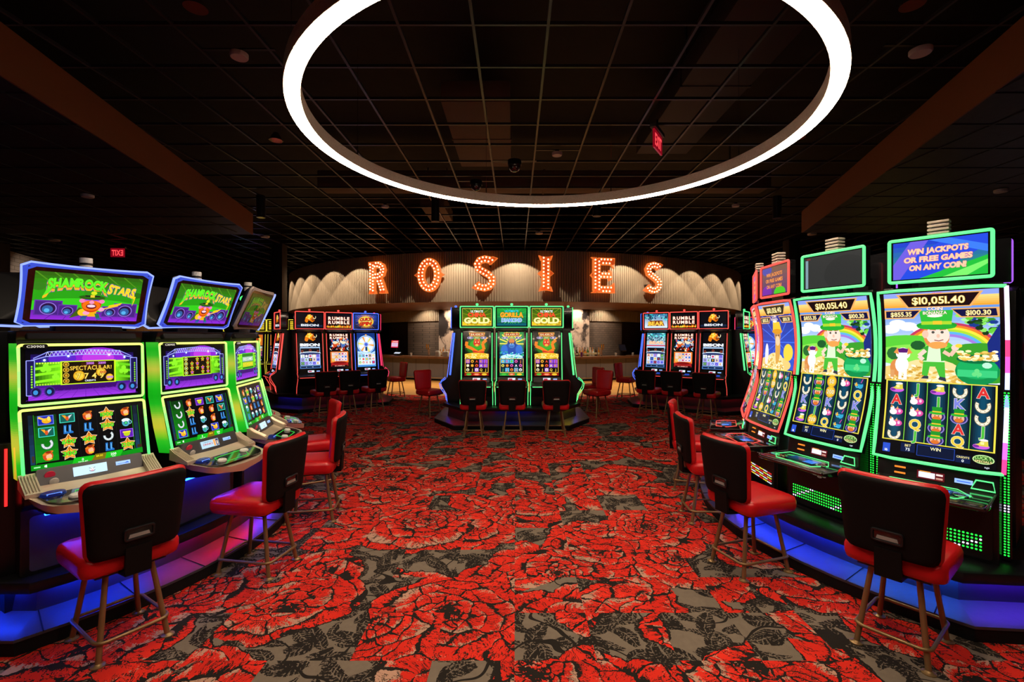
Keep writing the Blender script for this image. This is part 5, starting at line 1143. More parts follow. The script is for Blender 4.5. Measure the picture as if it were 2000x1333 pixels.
# ---- upright machine with a portrait screen
def machine_c(label, loc, rz, theme, neon, group, side=None, plinth=False):
    t = thing('slot_machine', label, 'slot machine', loc, rz, group); key = neon.name
    part('cabinet', 'C_cab', lambda: MB().prism([(-0.02, 0.34), (-0.03, 0.52), (-0.13, 0.66), (-0.145, 0.72), (-0.03, 0.80), (0.0, 0.86), (0.10, 1.69), (0.06, 1.74), (0.40, 1.74), (0.42, 0.34)], -0.295, 0.295), M_CABINET, t, 30, (0.008, 2))
    if plinth: part('plinth', 'C_plinth', lambda: MB().box((0, 0.16, 0.172), (0.62, 0.56, 0.344)), M_BLACKM, t, 30, (0.01, 2))
    w, h, c, tilt = 0.43, 0.79, (0, 0.040, 1.28), -0.115; f = plane_map(c, w, h, tilt)
    s = part('screen', 'C_scr', lambda: slab(f(.5, .5, 0.004), 0.50, 0.85, .02, tilt, .01), M_BLACKG, t)
    art_c(theme, 'main').build('picture', plane_map(f(.5, .5, 0.005), w, h, tilt), s)
    for sx in (-1, 1): part('side_light', 'C_sl%d%s' % (sx, key), lambda: MB().tube([(sx * 0.272, -0.032, 0.80), (sx * 0.272, 0.075, 1.66)], 0.0065, 6), neon, t)
    for sx in (-1, 1): part('front_light', 'C_fl%d%s' % (sx, key), lambda: MB().tube([(sx * 0.290, -0.026, 0.37), (sx * 0.290, -0.04, 0.50), (sx * 0.290, -0.13, 0.66), (sx * 0.290, -0.14, 0.74), (sx * 0.285, -0.05, 0.80)], 0.0055, 6), neon, t)
    tc = (0, 0.055, 1.945); tw, th = 0.605, 0.385; tf = plane_map(tc, tw, th)
    tp = part('topper', 'C_top', lambda: slab(tc, tw, th, 0.16, 0, 0.012), M_BLACKG, t)
    part('topper_light_frame', 'C_tf' + key, lambda: frame_tube(tf, tw, th, 0.004, 0.0095, 0.012), neon, tp, 60)
    art_c(theme, 'top').build('topper_picture', plane_map(tc, tw - 0.075, th - 0.07), tp)
    candle(neon, t, 2.137, 0.10)
    part('brow', 'C_brow', lambda: MB().prism([(0.05, 1.70), (0.0, 1.735), (0.03, 1.755), (0.2, 1.755)], -0.28, 0.28), M_DARKSIL, t, 30)
    tk = part('tracking_panel', 'C_tk', lambda: slab((0, -0.045, 0.825), 0.46, 0.09, .02, -0.3, .01), M_BLACK, t)
    tkf = plane_map((0, -0.045, 0.825), 0.46, 0.09, -0.3)
    Art(100, 40).rect(0, 0, 100, 40, '#d8e8f8').rect(8, 8, 60, 32, '#b03050').build('tracking_display', plane_map(tkf(0.5, 0.6, .003), 0.13, 0.045, -0.3), tk)
    Art(100, 40).rect(0, 0, 100, 40, '#8ab4ff').build('card_reader', plane_map(tkf(0.82, 0.6, .003), 0.07, 0.022, -0.3), tk)
    d = part('player_deck', 'C_deck', lambda: MB().prism([(-0.03, 0.785), (-0.155, 0.745), (-0.18, 0.71), (-0.15, 0.70), (-0.03, 0.72)], -0.27, 0.27), M_DARKSIL, t, 30, (0.006, 2))
    part('play_button', 'C_pb', lambda: MB().box((0.12, -0.10, 0.768), (0.09, 0.05, 0.02), (0.3, 0, 0)), mat('blue_button', (0.02, 0.05, 0.3), 0.3, emis=(0.02, 0.1, 0.8), strength=0.6), d)
    part('deck_light', 'C_dl' + key, lambda: MB().tube([(-0.26, -0.183, 0.708), (0.26, -0.183, 0.708)], 0.005, 6), neon, d)
    art_c(theme, 'belly').build('belly_picture', plane_map((0, -0.024, 0.55), 0.42, 0.15), t)
    if side is not None:
        sg, m = side
        def strip(): return MB().tube([(sg * 0.302, 0.03, 0.87), (sg * 0.302, 0.11, 1.66)], 0.017, 8)
        part('side_panel_light', 'C_sp%d%s' % (sg, m.name), strip, m, t)
        part('side_edge_light', 'C_se%d%s' % (sg, m.name), lambda: MB().tube([(sg * 0.300, -0.04, 0.40), (sg * 0.300, -0.06, 0.50), (sg * 0.300, -0.15, 0.62), (sg * 0.300, -0.165, 0.70), (sg * 0.300, -0.13, 0.77), (sg * 0.300, -0.06, 0.83)], 0.007, 6), m, t)
    return t

# ---- pod bases
def pod_base(label, path, core, leds, loc=(0, 0, 0), rz=0.0, tread=0.21, closed=False, lip=0.15, tread_mat=None, h=0.30, seams=()):
    t = thing('machine_pod', label, 'machine base', loc, rz)
    tm = tread_mat or mat('tread_grey', (0.05, 0.055, 0.07), 0.36, bump=(18, 0.25, 0.004))
    link('kick_board', sweep(path, [(0.006, 0), (0.006, 0.068), (0.05, 0.068), (0.05, 0)], closed).mesh('kick'), M_BLACKM, t)
    link('tread', sweep(path, [(0.0, 0.07), (0.0, 0.085), (tread + 0.02, 0.115), (tread + 0.02, 0.07)], closed).mesh('tread'), tm, t)
    link('riser', sweep(path, [(tread, 0.10), (tread + 0.02, h - 0.02), (tread + 0.06, h - 0.02), (tread + 0.06, 0.10)], closed).mesh('riser'), mat('riser_navy', (0.025, 0.028, 0.04), 0.4), t)
    link('foot_rail', sweep(path, [(lip, h - 0.065), (lip - 0.01, h - 0.03), (lip - 0.004, h - 0.006), (lip + 0.012, h), (tread + 0.12, h), (tread + 0.12, h - 0.025), (lip + 0.02, h - 0.025), (lip + 0.014, h - 0.065)], closed).mesh('rail', 30), M_BLACK, t)
    if core: link('core', MB().prism(core, 0.0, h - 0.001, 'z').mesh('core'), M_BLACKM, t)
    for (p_, q_) in seams: link('tread_joint', MB().tube([(p_[0], p_[1], 0.0865), (q_[0], q_[1], 0.1165)], 0.003, 4).mesh('joint'), M_BLACKM, t)
    for (seg, m) in leds:
        link('led_strip', sweep(seg, [(lip + 0.025, h - 0.045), (lip + 0.025, h - 0.031), (lip + 0.04, h - 0.031), (lip + 0.04, h - 0.045)]).mesh('led'), m, t)
    return t
def arc_pts(c, r, a0, a1, n): return [(c[0] + r * math.cos(math.radians(a0 + (a1 - a0) * k / n)), c[1] + r * math.sin(math.radians(a0 + (a1 - a0) * k / n))) for k in range(n + 1)]

# ---- stool-high chairs
def pillow(wb, wt, h, t, rc, curve, nv=14, nu=12, bulge=0.0):
    mb = MB(); rs = []
    vs = [0.5 - 0.5 * math.cos(PI * k / nv) for k in range(nv + 1)]
    for v in vs:
        z = v * h; d = min(z, h - z); hw = (wb + (wt - wb) * v) / 2
        if d < rc: hw -= rc - math.sqrt(max(0, rc * rc - (rc - d) ** 2))
        te = t / 2 * (1 - max(0, 1 - d / (t * 0.5)) ** 2.2) ** 0.5 if d < t * 0.5 else t / 2
        te = max(te, 0.002); front = []; back = []
        for k in range(nu + 1):
            u = -1 + 2 * k / nu; x = hw * u; ex = hw - abs(x); q = te * (1 - max(0, 1 - ex / (t * 0.5)) ** 2.2) ** 0.5 if ex < t * 0.5 else te
            q = max(q, 0.0015); y0 = curve * x * x
            front.append(Vector((x, y0 + q * (1 + bulge * (1 - u * u)), z))); back.append(Vector((x, y0 - q, z)))
        rs.append(front + back[::-1])
    return mb.rings(rs)
def make_chair(label, loc, rz, group):
    t = thing('casino_chair', label, 'chair', loc, rz, group)
    def seat():
        mb = MB(); rs = []
        for z, k in ((0.425, 0.90), (0.435, 0.97), (0.460, 1.0), (0.495, 1.0), (0.518, 0.965), (0.528, 0.88), (0.530, 0.5)):
            rs.append([Vector((x * k, y * k + 0.01, z)) for x, y in rrect(0.212, 0.212, 0.055, 5)])
        return mb.rings(rs)
    part('seat', 'ch_seat', seat, M_VINYL, t, 60)
    part('seat_plate', 'ch_plate', lambda: MB().box((0, 0.0, 0.418), (0.30, 0.32, 0.02)), M_BLACK, t)
    BM = Matrix.Translation((0, -0.200, 0.505)) @ Matrix.Rotation(0.10, 4, 'X')
    b = part('backrest', 'ch_back', lambda: pillow(0.395, 0.455, 0.405, 0.062, 0.045, 0.50).xf(BM), M_VINYL, t, 60)
    part('back_panel', 'ch_panel', lambda: pillow(0.378, 0.438, 0.386, 0.03, 0.040, 0.50).xf(BM @ Matrix.Translation((0, -0.024, 0.008))), M_CHBACK, b, 60)
    hm = BM @ Matrix.Translation((0, -0.043, 0.115))
    hd = part('handle', 'ch_handle', lambda: MB().tube([(x, 0, z) for x, z in rrect(0.060, 0.027, 0.010, 3)], 0.0075, 6, True).xf(hm), M_BLACK, b, 60)
    part('handle_recess', 'ch_recess', lambda: MB().box((0, 0.004, 0.004), (0.112, 0.006, 0.046)).xf(hm), M_BLACKG, hd)
    part('handle_slot', 'ch_slot', lambda: MB().prism([(-0.045, -0.018), (0.045, -0.018), (0.040, -0.001), (-0.040, -0.001)], -0.003, 0.003, 'y').xf(hm), M_GREYSLOT, hd)
    part('bracket', 'ch_brk', lambda: MB().prism([(-0.237, 0.55), (-0.250, 0.55), (-0.243, 0.408), (-0.12, 0.398), (-0.12, 0.418), (-0.226, 0.428)], -0.055, 0.055), M_CHBACK, t, 30)
    for sx in (-1, 1):
        for sy in (-1, 1):
            l = part('leg', 'ch_leg%d%d' % (sx, sy), lambda: MB().tube([(sx * 0.095, sy * 0.12, 0.418), (sx * 0.145, sy * 0.19, 0.006)], 0.0135, 10), M_BRONZE, t, 60)
            part('foot', 'ch_foot%d%d' % (sx, sy), lambda: MB().lathe([(0.031, 0), (0.031, 0.005), (0.018, 0.009), (0.013, 0.014)], (sx * 0.146, sy * 0.191, 0), 14), M_BRONZE, l, 40)
    part('foot_ring', 'ch_ring', lambda: MB().tube([(x, y, 0.105) for x, y in rrect(0.154, 0.200, 0.045, 5)], 0.009, 8, True), M_BRONZE, t, 60)
    return t
CHAIR0 = []
def chair(label, x, y, rz, group):
    if not CHAIR0: CHAIR0.append(make_chair(label, (x, y, 0), rz, group)); return CHAIR0[0]
    return copy_tree(CHAIR0[0], (x, y, 0), rz, label, group)
# ------------------------------------------------------------------ placing the machines, pods and chairs
LC = (-3.98, 3.75); RC = (4.05, 4.08)
def polar(c, r, a): return (c[0] + r * math.cos(math.radians(a)), c[1] + r * math.sin(math.radians(a)), 0)
def face(a): return math.radians(a + 90)
led = lambda n, h, s: glow('led_' + n, h, s)
LBLUE, LRED, LMAG, LPUR, LCYAN = led('royal', '#0836ff', 120), led('crimson', '#ff1030', 55), led('magenta', '#e01888', 50), led('violet', '#5a2aff', 70), led('azure', '#0c66ff', 100)
# left curved pod
def lp(r, a0, a1, n): return arc_pts(LC, r, a0, a1, n)
lpath = [(-4.3, 2.36)] + lp(2.03, -43, 43, 14) + [(-3.6, 5.16)]
lpath = lpath[::1]
core = lp(1.72, -44, 44, 16) + lp(0.82, 44, -66, 14)
pod_base('black curved base of the left machines with a blue and crimson lit tread', lpath, core,
         [([(-4.3, 2.36), (-2.66, 2.3654)], LBLUE), (lp(2.03, -38, -24, 4), LBLUE), (lp(2.03, -23, -14, 3), LMAG), (lp(2.03, -13, 6, 4), LRED), (lp(2.03, 7, 42, 8), LPUR)], seams=list(zip(lp(2.03, -40, 38, 7), lp(1.82, -40, 38, 7))))
LA = [-33, -11, 11, 33]
NA = 'two-screen machines along the left curved pod'
machine_a('two-screen machine nearest the camera on the left, its screen counting 7749', polar(LC, 1.75, -33), face(-33), 0, REELS_A)
machine_a('second two-screen machine from the front on the left, drinks notice below its screens', polar(LC, 1.75, -11), face(-11), 1, REELS_A2)
machine_a('third two-screen machine on the left, seen at a slant with an unlit grey topper frame', polar(LC, 1.75, 11), face(11), 2, REELS_A3, topper=False)
machine_a('fourth machine of the left pod, only its silver player deck in view', polar(LC, 1.75, 33), face(33), 1, REELS_A2, number=False)
for a, lab in ((-53, 'blue-edged machine turned away behind the nearest left machine, at the left edge'), (-26, 'machine turned away behind the gap of the two nearest left machines'), (2, 'machine turned away right behind the second left machine')):
    p = polar(LC, 1.20, a); machine_a(lab, p, face(a + 180), 1, REELS_A2, group='machines with their backs to the left row', number=False, beacon=False, deck=False)
CG = 'red chairs along the left pod'
chair('black-backed red chair at the nearest left machine', *polar(LC, 2.24, -33)[:2], face(-33), CG)
chair('black-backed red chair at the second left machine', *polar(LC, 2.24, -11.5)[:2], face(-10), CG)
chair('red chair at the third left machine, in front of the farthest one', *polar(LC, 2.24, 12)[:2], face(10), CG)
chair('farthest red chair of the left pod, mostly hidden behind the third', *polar(LC, 2.24, 34)[:2], face(33), CG)
# red light strip on the low panel at the left edge
# right curved pod
def rp(r, a0, a1, n): return arc_pts(RC, r, a0, a1, n)
rpath = [(3.3, 6.02)] + rp(2.30, 138, 224, 16) + [(4.4, 2.30)]
core = rp(1.93, 137, 226, 16) + rp(1.0, 240, 137, 14)
pod_base('black curved base of the right machines with a blue and violet lit tread', rpath, core,
         [(rp(2.30, 139, 168, 6), LPUR), (rp(2.30, 169, 178, 3), LPUR), (rp(2.30, 179, 206, 6), LBLUE), (rp(2.30, 207, 223, 4), LCYAN), ([(2.53, 2.4697), (4.4, 2.30)], LPUR)], seams=list(zip(rp(2.30, 146, 220, 7), rp(2.09, 146, 220, 7))))
machine_b('nearest tall curved machine on the right, its topper reading WIN JACKPOTS', polar(RC, 1.90, 218), face(218), REELS_B1, 0, 0, G_GREEN, 'green', rainbow=True)
machine_b('green-lit tall curved machine with a blank grey topper, second from the front on the right', polar(RC, 1.90, 197.6), face(197.6), REELS_B2, 1, 1, G_GREEN, 'green')
machine_b('red-lit tall curved machine seen at a slant, third on the right', polar(RC, 1.90, 177.1), face(177.1), REELS_B2, 2, 2, G_RED, 'mix')
machine_b('farthest red-lit curved machine on the right, only its left edge in view', polar(RC, 1.90, 156.6), face(156.6), REELS_B1, 2, 2, G_RED, 'mix')
for a, lab, nn in ((219, 'purple-edged machine turned away behind the nearest right machine', G_PURPLE), (192, 'purple-edged machine turned away behind the machine with the blank topper', G_PURPLE)):
    machine_b(lab, polar(RC, 1.16, a), face(a + 180), REELS_B1, 0, 1, nn, 'green', group='machines with their backs to the right row', beacon=False, deck=False)
CG = 'red chairs along the right pod'
chair('black-backed red chair at the nearest right machine', 2.02, 2.49, face(218), CG)
chair('black-backed red chair at the second right machine, its whole side in view', 1.625, 3.31, face(198.5), CG)
chair('red chair at the third right machine, behind the one seen whole', *polar(RC, 2.35, 177.1)[:2], face(177.1), CG)
chair('farthest red chair of the right pod, behind the third', *polar(RC, 2.36, 156.6)[:2], face(157), CG)
DRED, DBLUE, DPUR = led('dim_crimson', '#ff1030', 9), led('dim_royal', '#1030ff', 9), led('dim_violet', '#4a2aff', 14)
# octagonal pods
def octo(hw, s, f, b): return [(-hw, f), (hw, f), (s, f + 0.75), (s, b - 0.75), (hw, b), (-hw, b), (-s, b - 0.75), (-s, f + 0.75)]
def R2(c, rz, p): return (c[0] + p[0] * math.cos(rz) - p[1] * math.sin(rz), c[1] + p[0] * math.sin(rz) + p[1] * math.cos(rz), 0)
def pod_c(c, rzd, name, themes, neons, labels, group, leds, sides, cg, chairs, sp=0.625, off=0.75, cdx=(0, 0, 0)):
    rz = math.radians(rzd); path = octo(0.98, 1.44, -0.42, 2.3)
    core = [(-0.9, 0.0), (0.9, 0.0), (1.1, 0.3), (1.1, 1.6), (0.9, 1.9), (-0.9, 1.9), (-1.1, 1.6), (-1.1, 0.3)]
    pod_base(name, path, core, leds(path), (c[0], c[1], 0), rz, 0.24, True, 0.17, h=0.36)
    for i in range(3):
        x = (i - 1) * sp
        machine_c(labels[i], R2(c, rz, (x, 0)), rz, themes[i], neons[i], group)
    for i, lab in enumerate(chairs):
        p = R2(c, rz, ((i - 1) * sp + cdx[i], -off)); chair(lab, p[0], p[1], rz, cg)
    return rz
def seg(path, i, j, u0=0.13, u1=0.87):
    a, b = Vector(path[i]), Vector(path[j]); return [tuple(a.lerp(b, u0)), tuple(a.lerp(b, u1))]
CC = (-0.07, 8.5)
rz = pod_c(CC, 0, 'black octagonal base of the centre machines', ['gold', 'gorilla', 'gold'], [G_GREEN, G_GREEN, G_GREEN],
      ['left of the three centre machines, red dragon on gold coins, beside the blue-edged side', 'middle of the three centre machines, blue gorilla on its screen', 'right of the three centre machines, red dragon, beside the green-edged side'],
      'front machines of the centre pod', lambda p: [(seg(p, 7, 0), DRED), (seg(p, 0, 1, 0.12, 0.35), DRED), (seg(p, 0, 1, 0.36, 0.68), DBLUE), (seg(p, 1, 2), led('amber', '#d8b020', 16)), (seg(p, 2, 3), DBLUE), (seg(p, 6, 7), DBLUE)],
      (G_BLUE, G_GREEN), 'chairs in front of the centre pod',
      ['black-backed chair in front of the left centre machine', 'black-backed chair in front of the middle centre machine', 'black-backed chair in front of the right centre machine'], cdx=(0.015, 0.017, 0.09))
machine_c('side machine of the centre pod facing left, blue neon edge', (-1.26, 9.24, 0), math.radians(-90), 'gold', G_BLUE, 'side machines of the centre pod', side=(1, G_BLUE))
machine_c('side machine of the centre pod facing right, green neon edge', (1.12, 9.24, 0), math.radians(90), 'gorilla', G_GREEN, 'side machines of the centre pod', side=(-1, G_GREEN))
chair('red chair on the left side of the centre pod, facing it', -1.74, 9.62, math.radians(-130), 'chairs at the sides of the centre pod')
chair('red chair on the right side of the centre pod, facing it', 1.64, 9.55, math.radians(128), 'chairs at the sides of the centre pod')
chair('red chair half hidden behind the right side of the centre pod', 1.66, 10.60, math.radians(115), 'chairs at the sides of the centre pod')
CL = (-3.97, 10.75)
rz = pod_c(CL, 38, 'black octagonal base of the machines back on the left', ['bison', 'rumble', 'spin'], [G_RED, G_RED, G_BLUE],
      ['left of three far-left machines, golden bison and red neon', 'middle of three far-left machines, masked faces under red neon', 'right of three far-left machines, prize wheel on a blue-lit screen'],
      'front machines of the far-left pod', lambda p: [(seg(p, 7, 0), DPUR), (seg(p, 0, 1), DRED), (seg(p, 1, 2), DRED)], (G_RED, G_PINK), 'chairs in front of the far-left pod',
      ['black-backed chair in front of the bison machine on the left', 'black-backed chair in front of the machine of masked faces on the left', 'black-backed chair in front of the prize-wheel machine'], off=1.05, cdx=(-0.03, -0.20, -0.24))
for s_, nn, lab in ((-1, G_RED, 'side machine left of the bison machine, red neon edge'), (1, G_PINK, 'side machine right of the prize-wheel machine, pink neon edge')):
    p = R2(CL, rz, (s_ * 1.19, 0.74)); machine_c(lab, p, rz + s_ * PI / 2, 'bison', nn, 'side machines of the far-left pod', side=(-s_, nn))
chair('red chair beside the prize-wheel machine, on the timber edge', -3.15, 12.54, math.radians(127), 'chairs at the sides of the far-left pod')
p = R2(CL, rz, (-1.95, 0.74)); chair('red chair in the shade left of the bison machine', p[0], p[1], rz - PI / 2, 'chairs at the sides of the far-left pod')
CR = (3.67, 10.45)
rz = pod_c(CR, -37, 'black octagonal base of the machines back on the right', ['bear', 'rumble', 'bison'], [G_RED, G_RED, G_RED],
      ['left of three far-right machines, icy blue screen', 'middle of three far-right machines, masked faces in red neon', 'right of three far-right machines, golden bison'],
      'front machines of the far-right pod', lambda p: [(seg(p, 7, 0), DRED), (seg(p, 0, 1), DRED), (seg(p, 1, 2), DRED)], (G_BLUE, G_RED), 'chairs in front of the far-right pod',
      ['black-backed chair in front of the icy blue machine', 'black-backed chair in front of the machine of masked faces on the right', 'black-backed chair in front of the bison machine on the right'], off=0.98, cdx=(0.24, 0.15, 0.15))
for s_, nn, lab in ((-1, G_BLUE, 'side machine left of the icy blue machine, violet-blue neon edge'), (1, G_GREEN, 'side machine right of the far-right bison machine, green neon edge')):
    p = R2(CR, rz, (s_ * 1.19, 0.74)); machine_c(lab, p, rz + s_ * PI / 2, 'rumble', nn, 'side machines of the far-right pod', side=(-s_, nn))
chair('bright red chair beside the icy blue machine, on the timber edge', 2.84, 12.24, math.radians(-127), 'chairs at the sides of the far-right pod')
# ------------------------------------------------------------------ the ring lamp
def ring_lamp():
    cx, cy, R, z = 0.29, 3.62, 1.85, 3.085
    t = thing('ring_light', 'huge glowing white ring lamp hung over the aisle', 'lamp', (cx, cy, z))
    n = 128; pr = lambda p: MB().rings([[Vector((r * math.cos(2 * PI * k / n), r * math.sin(2 * PI * k / n), zz)) for r, zz in p] for k in range(n)], True, False, True)
    felt = mat('grey_felt', (0.40, 0.33, 0.26), 0.95, spec=0.1); g = NT(felt)
    nz = g.noise(g.coord(), 90, 4, 0.7); g.base(g.mix(nz, (0.40, 0.33, 0.26), (0.88, 0.78, 0.66))); g.bump(nz, 0.6, 0.01)
    link('housing', pr([(R, 0.004), (R, 0.10), (R - 0.095, 0.10), (R - 0.095, 0.004)]).mesh('housing', 40), felt, t)
    link('diffuser', pr([(R - 0.004, 0.0), (R - 0.004, 0.012), (R - 0.091, 0.012), (R - 0.091, 0.0), (R - 0.080, -0.006), (R - 0.015, -0.006)]).mesh('diffuser', 40), mat('ring_diffuser', (0.8, 0.8, 0.8), 0.5, emis=(1.0, 0.78, 0.56), strength=RING_GLOW), t)
    for a in (20, 65, 110, 160, 205, 250, 295, 340):
        x, y = (R - 0.045) * math.cos(math.radians(a)), (R - 0.045) * math.sin(math.radians(a))
        part('cable', 'ring_cable%d' % a, lambda: MB().tube([(x, y, 0.095), (x, y, CEIL - z + 0.02)], 0.0022, 5), M_CHROME, t)
        part('cable_grip', 'ring_grip%d' % a, lambda: MB().tube([(x, y, 0.095), (x, y, 0.17)], 0.006, 6), M_CHROME, t)
ring_lamp()
# ------------------------------------------------------------------ ceiling fittings
M_DISC = mat('detector_white', (0.50, 0.44, 0.42), 0.5)
def at(px, py, z):
    """the point at height z seen at a photograph pixel (used once, to measure fittings)"""
    d = 930 * (z - 1.6) / (657 - py); return ((px - 1007) / 930 * d, d, z)
DISC_N = ['near the left end of the ring lamp', 'near the right end of the ring lamp', 'inside the ring lamp, below the exit sign row', 'under the low ceiling on the left, over the left machines', 'left of the ring lamp\'s lower rim', 'right of the ring lamp\'s lower rim', 'above the letter I of the big sign', 'beyond the tip of the left fascia', 'under the low ceiling on the right', 'beyond the tip of the right fascia', 'far left, by the tiled wall', 'above the letter I, nearest the drum']
d0 = None
for (px, py, z, r), lab in zip([(467, 107, 4.1, .075), (1798, 99, 4.1, .085), (1088, 300, 4.1, .07), (171, 382, 3.70, .08), (752, 403, 4.1, .07), (1437, 401, 4.1, .07), (1053, 455, 4.1, .09), (518, 462, 4.1, .10), (1955, 372, 3.70, .08), (1586, 457, 4.1, .10), (106, 469, 4.1, .12)], DISC_N):
    x, y, zz = at(px, py, z)
    o = thing('smoke_detector', 'round white ceiling disc ' + lab, 'ceiling speaker', (x, y, zz - 0.03), 0, 'white ceiling discs')
    part('cover', 'disc%.3f' % r, lambda: MB().lathe([(0.0, 0.0), (r * 0.9, 0), (r, 0.012), (r, 0.04), (0.0, 0.045)], n=24), M_DISC, o, 40)
    part('mount', 'discm%.3f' % r, lambda: MB().lathe([(0.03, 0.044), (0.03, 0.07), (0.0, 0.07)], n=10).box((0, 0, 4.14 - z + 0.03 + 0.006 if z > 4 else 0.06), (0.64, 0.03, 0.01)), M_BLACK, o)
M_REFL = mat('downlight_reflector', (0.75, 0.55, 0.42), 0.10, 1.0)
for (px, py, z), lab in zip([(382, 13, 4.14), (1782, 7, 4.14), (539, 273, 4.14), (1560, 268, 4.14)], ['at the top left of the photo', 'at the top right of the photo', 'just left of the ring lamp', 'just right of the ring lamp']):
    x, y, zz = at(px, py, z)
    o = thing('downlight', 'round recessed downlight with a mirrored cone ' + lab, 'downlight', (x, y, zz - 0.012), 0, 'recessed downlights')
    part('trim_ring', 'dl_trim', lambda: MB().lathe([(0.075, 0.0), (0.085, 0.0), (0.085, 0.012), (0.075, 0.012)], n=24), M_CHROME, o)
    part('reflector', 'dl_refl', lambda: MB().lathe([(0.075, 0.004), (0.06, 0.05), (0.03, 0.10), (0.001, 0.11)], n=24), M_REFL, o, 60)
    part('lamp', 'dl_bulb', lambda: MB().lathe([(0.0, 0.085), (0.016, 0.085), (0.016, 0.10)], n=12), glow('downlight_lamp', '#ffd8b0', 3), o)
for (x, y), lab in zip(CYLS, ['leftmost of four, left of the ring lamp', 'second from left, behind the ring\'s lower rim', 'third from left, behind the ring\'s lower rim', 'rightmost of four, right of the ring lamp']):
    o = thing('cylinder_downlight', 'black cylinder downlight, ' + lab, 'downlight', (x, y, 3.74), 0, 'black cylinder downlights')
    part('cylinder', 'cyl_body', lambda: MB().lathe([(0.066, 0.0), (0.075, 0.0), (0.075, 0.40), (0.0, 0.40)], n=24), M_BLACK, o, 40)
    part('reflector', 'cyl_refl', lambda: MB().lathe([(0.066, 0.0), (0.05, 0.04), (0.02, 0.07), (0.001, 0.07)], n=24), M_REFL, o, 60)
for (px, py, lab) in ((1005, 330, 'inside the ring, nearer the middle'), (930, 368, 'right above the lower rim of the ring lamp')):
    x, y, zz = at(px, py, 4.03)
    o = thing('dome_camera', 'clear domed ceiling camera ' + lab, 'security camera', (x, y, zz), 0, 'dome cameras')
    part('housing', 'dome_h', lambda: MB().lathe([(0.10, 0.05), (0.10, 0.12), (0.0, 0.12)], n=24).box((0, 0, 0.117), (0.64, 0.04, 0.01)), M_BLACK, o)
    part('dome', 'dome_d', lambda: MB().lathe([(0.095, 0.052), (0.088, 0.015), (0.06, -0.03), (0.02, -0.05), (0.001, -0.052)], n=24), mat('smoked_dome', (0.02, 0.02, 0.02), 0.04, coat=1.0), o, 60)
# ducts and panels above the open grid
M_DUCT = mat('duct_tan', (0.13, 0.085, 0.055), 0.7, bump=(10, 0.2, 0.01)); M_DUCTD = mat('duct_dark', (0.03, 0.023, 0.024), 0.6)
for c, s, m, lab in (((-0.55, 7.75, 4.95), (0.95, 2.5, 0.3), M_DUCT, 'tan duct above the ceiling grid, inside the ring lamp'), ((0.6, 10.2, 4.9), (9.5, 0.5, 0.35), M_DUCT, 'long tan duct crossing above the lower rim of the ring'), ((-1.9, 11.6, 4.7), (0.55, 1.5, 0.3), M_DUCT, 'short tan duct above the grid left of the ring\'s rim'), ((2.6, 6.2, 5.0), (0.9, 4.6, 0.3), M_DUCTD, 'dark duct above the grid at the right of the exit sign')):
    o = thing('air_duct', lab, 'duct', c)
    link('duct_casing', MB().box((0, 0, 0), s).mesh('duct', 30, (0.02, 2)), m, o); link('flange', MB().box((0, 0, 0), (s[0] * 1.02, 0.04, s[2] * 1.06) if s[1] > s[0] else (0.04, s[1] * 1.06, s[2] * 1.06)).mesh('flange'), m, o)
    for sx in (-1, 1): link('hanger', MB().box((sx * s[0] * .42, 0, (5.7 - c[2]) / 2), (0.02, 0.02, 5.7 - c[2])).mesh('hanger'), M_BLACK, o)
# exit signs
def exit_sign(label, loc, rz, w, h, mirrored):
    o = thing('exit_sign', label, 'exit sign', loc, rz, 'red exit signs')
    link('canopy', MB().box((0, 0, h / 2 + 0.03), (w * 1.15, 0.07, 0.05)).mesh('canopy', 30, (0.005, 2)), M_DARKSIL, o)
    pn = link('panel', slab((0, -0.012, 0), w, h, 0.02, 0, 0.01).mesh('panel'), mat('exit_panel', (0.2, 0.01, 0.02), 0.25, emis=(0.35, 0.003, 0.015), strength=0.6), o)
    a = Art(100, 100 * h / w)
    a.text('EXIT', 50, 50 * h / w, 62 * h / w, '#ff4a50', w=80, bold=0.035)
    if mirrored: a.p = [([(100 - x, y) for x, y in pts], fs, c, L) for pts, fs, c, L in a.p]
    a.build('lettering', plane_map((0, -0.012, 0), w, h), pn, lift=0.001)
    link('stem', MB().tube([(0, 0, h / 2 + 0.05), (0, 0, h / 2 + 0.16)], 0.012, 8).mesh('stem'), M_BLACK, o)
x, y, z = at(1284, 278, 3.93); exit_sign('lit red exit sign hanging inside the ring lamp, seen edgeways', (x, y, 3.93), math.radians(58), 0.34, 0.22, False)
x, y, z = at(230, 494, 3.9); exit_sign('small red exit sign far on the left, its letters mirrored', (x, y, 3.9), math.radians(5), 0.36, 0.24, True)
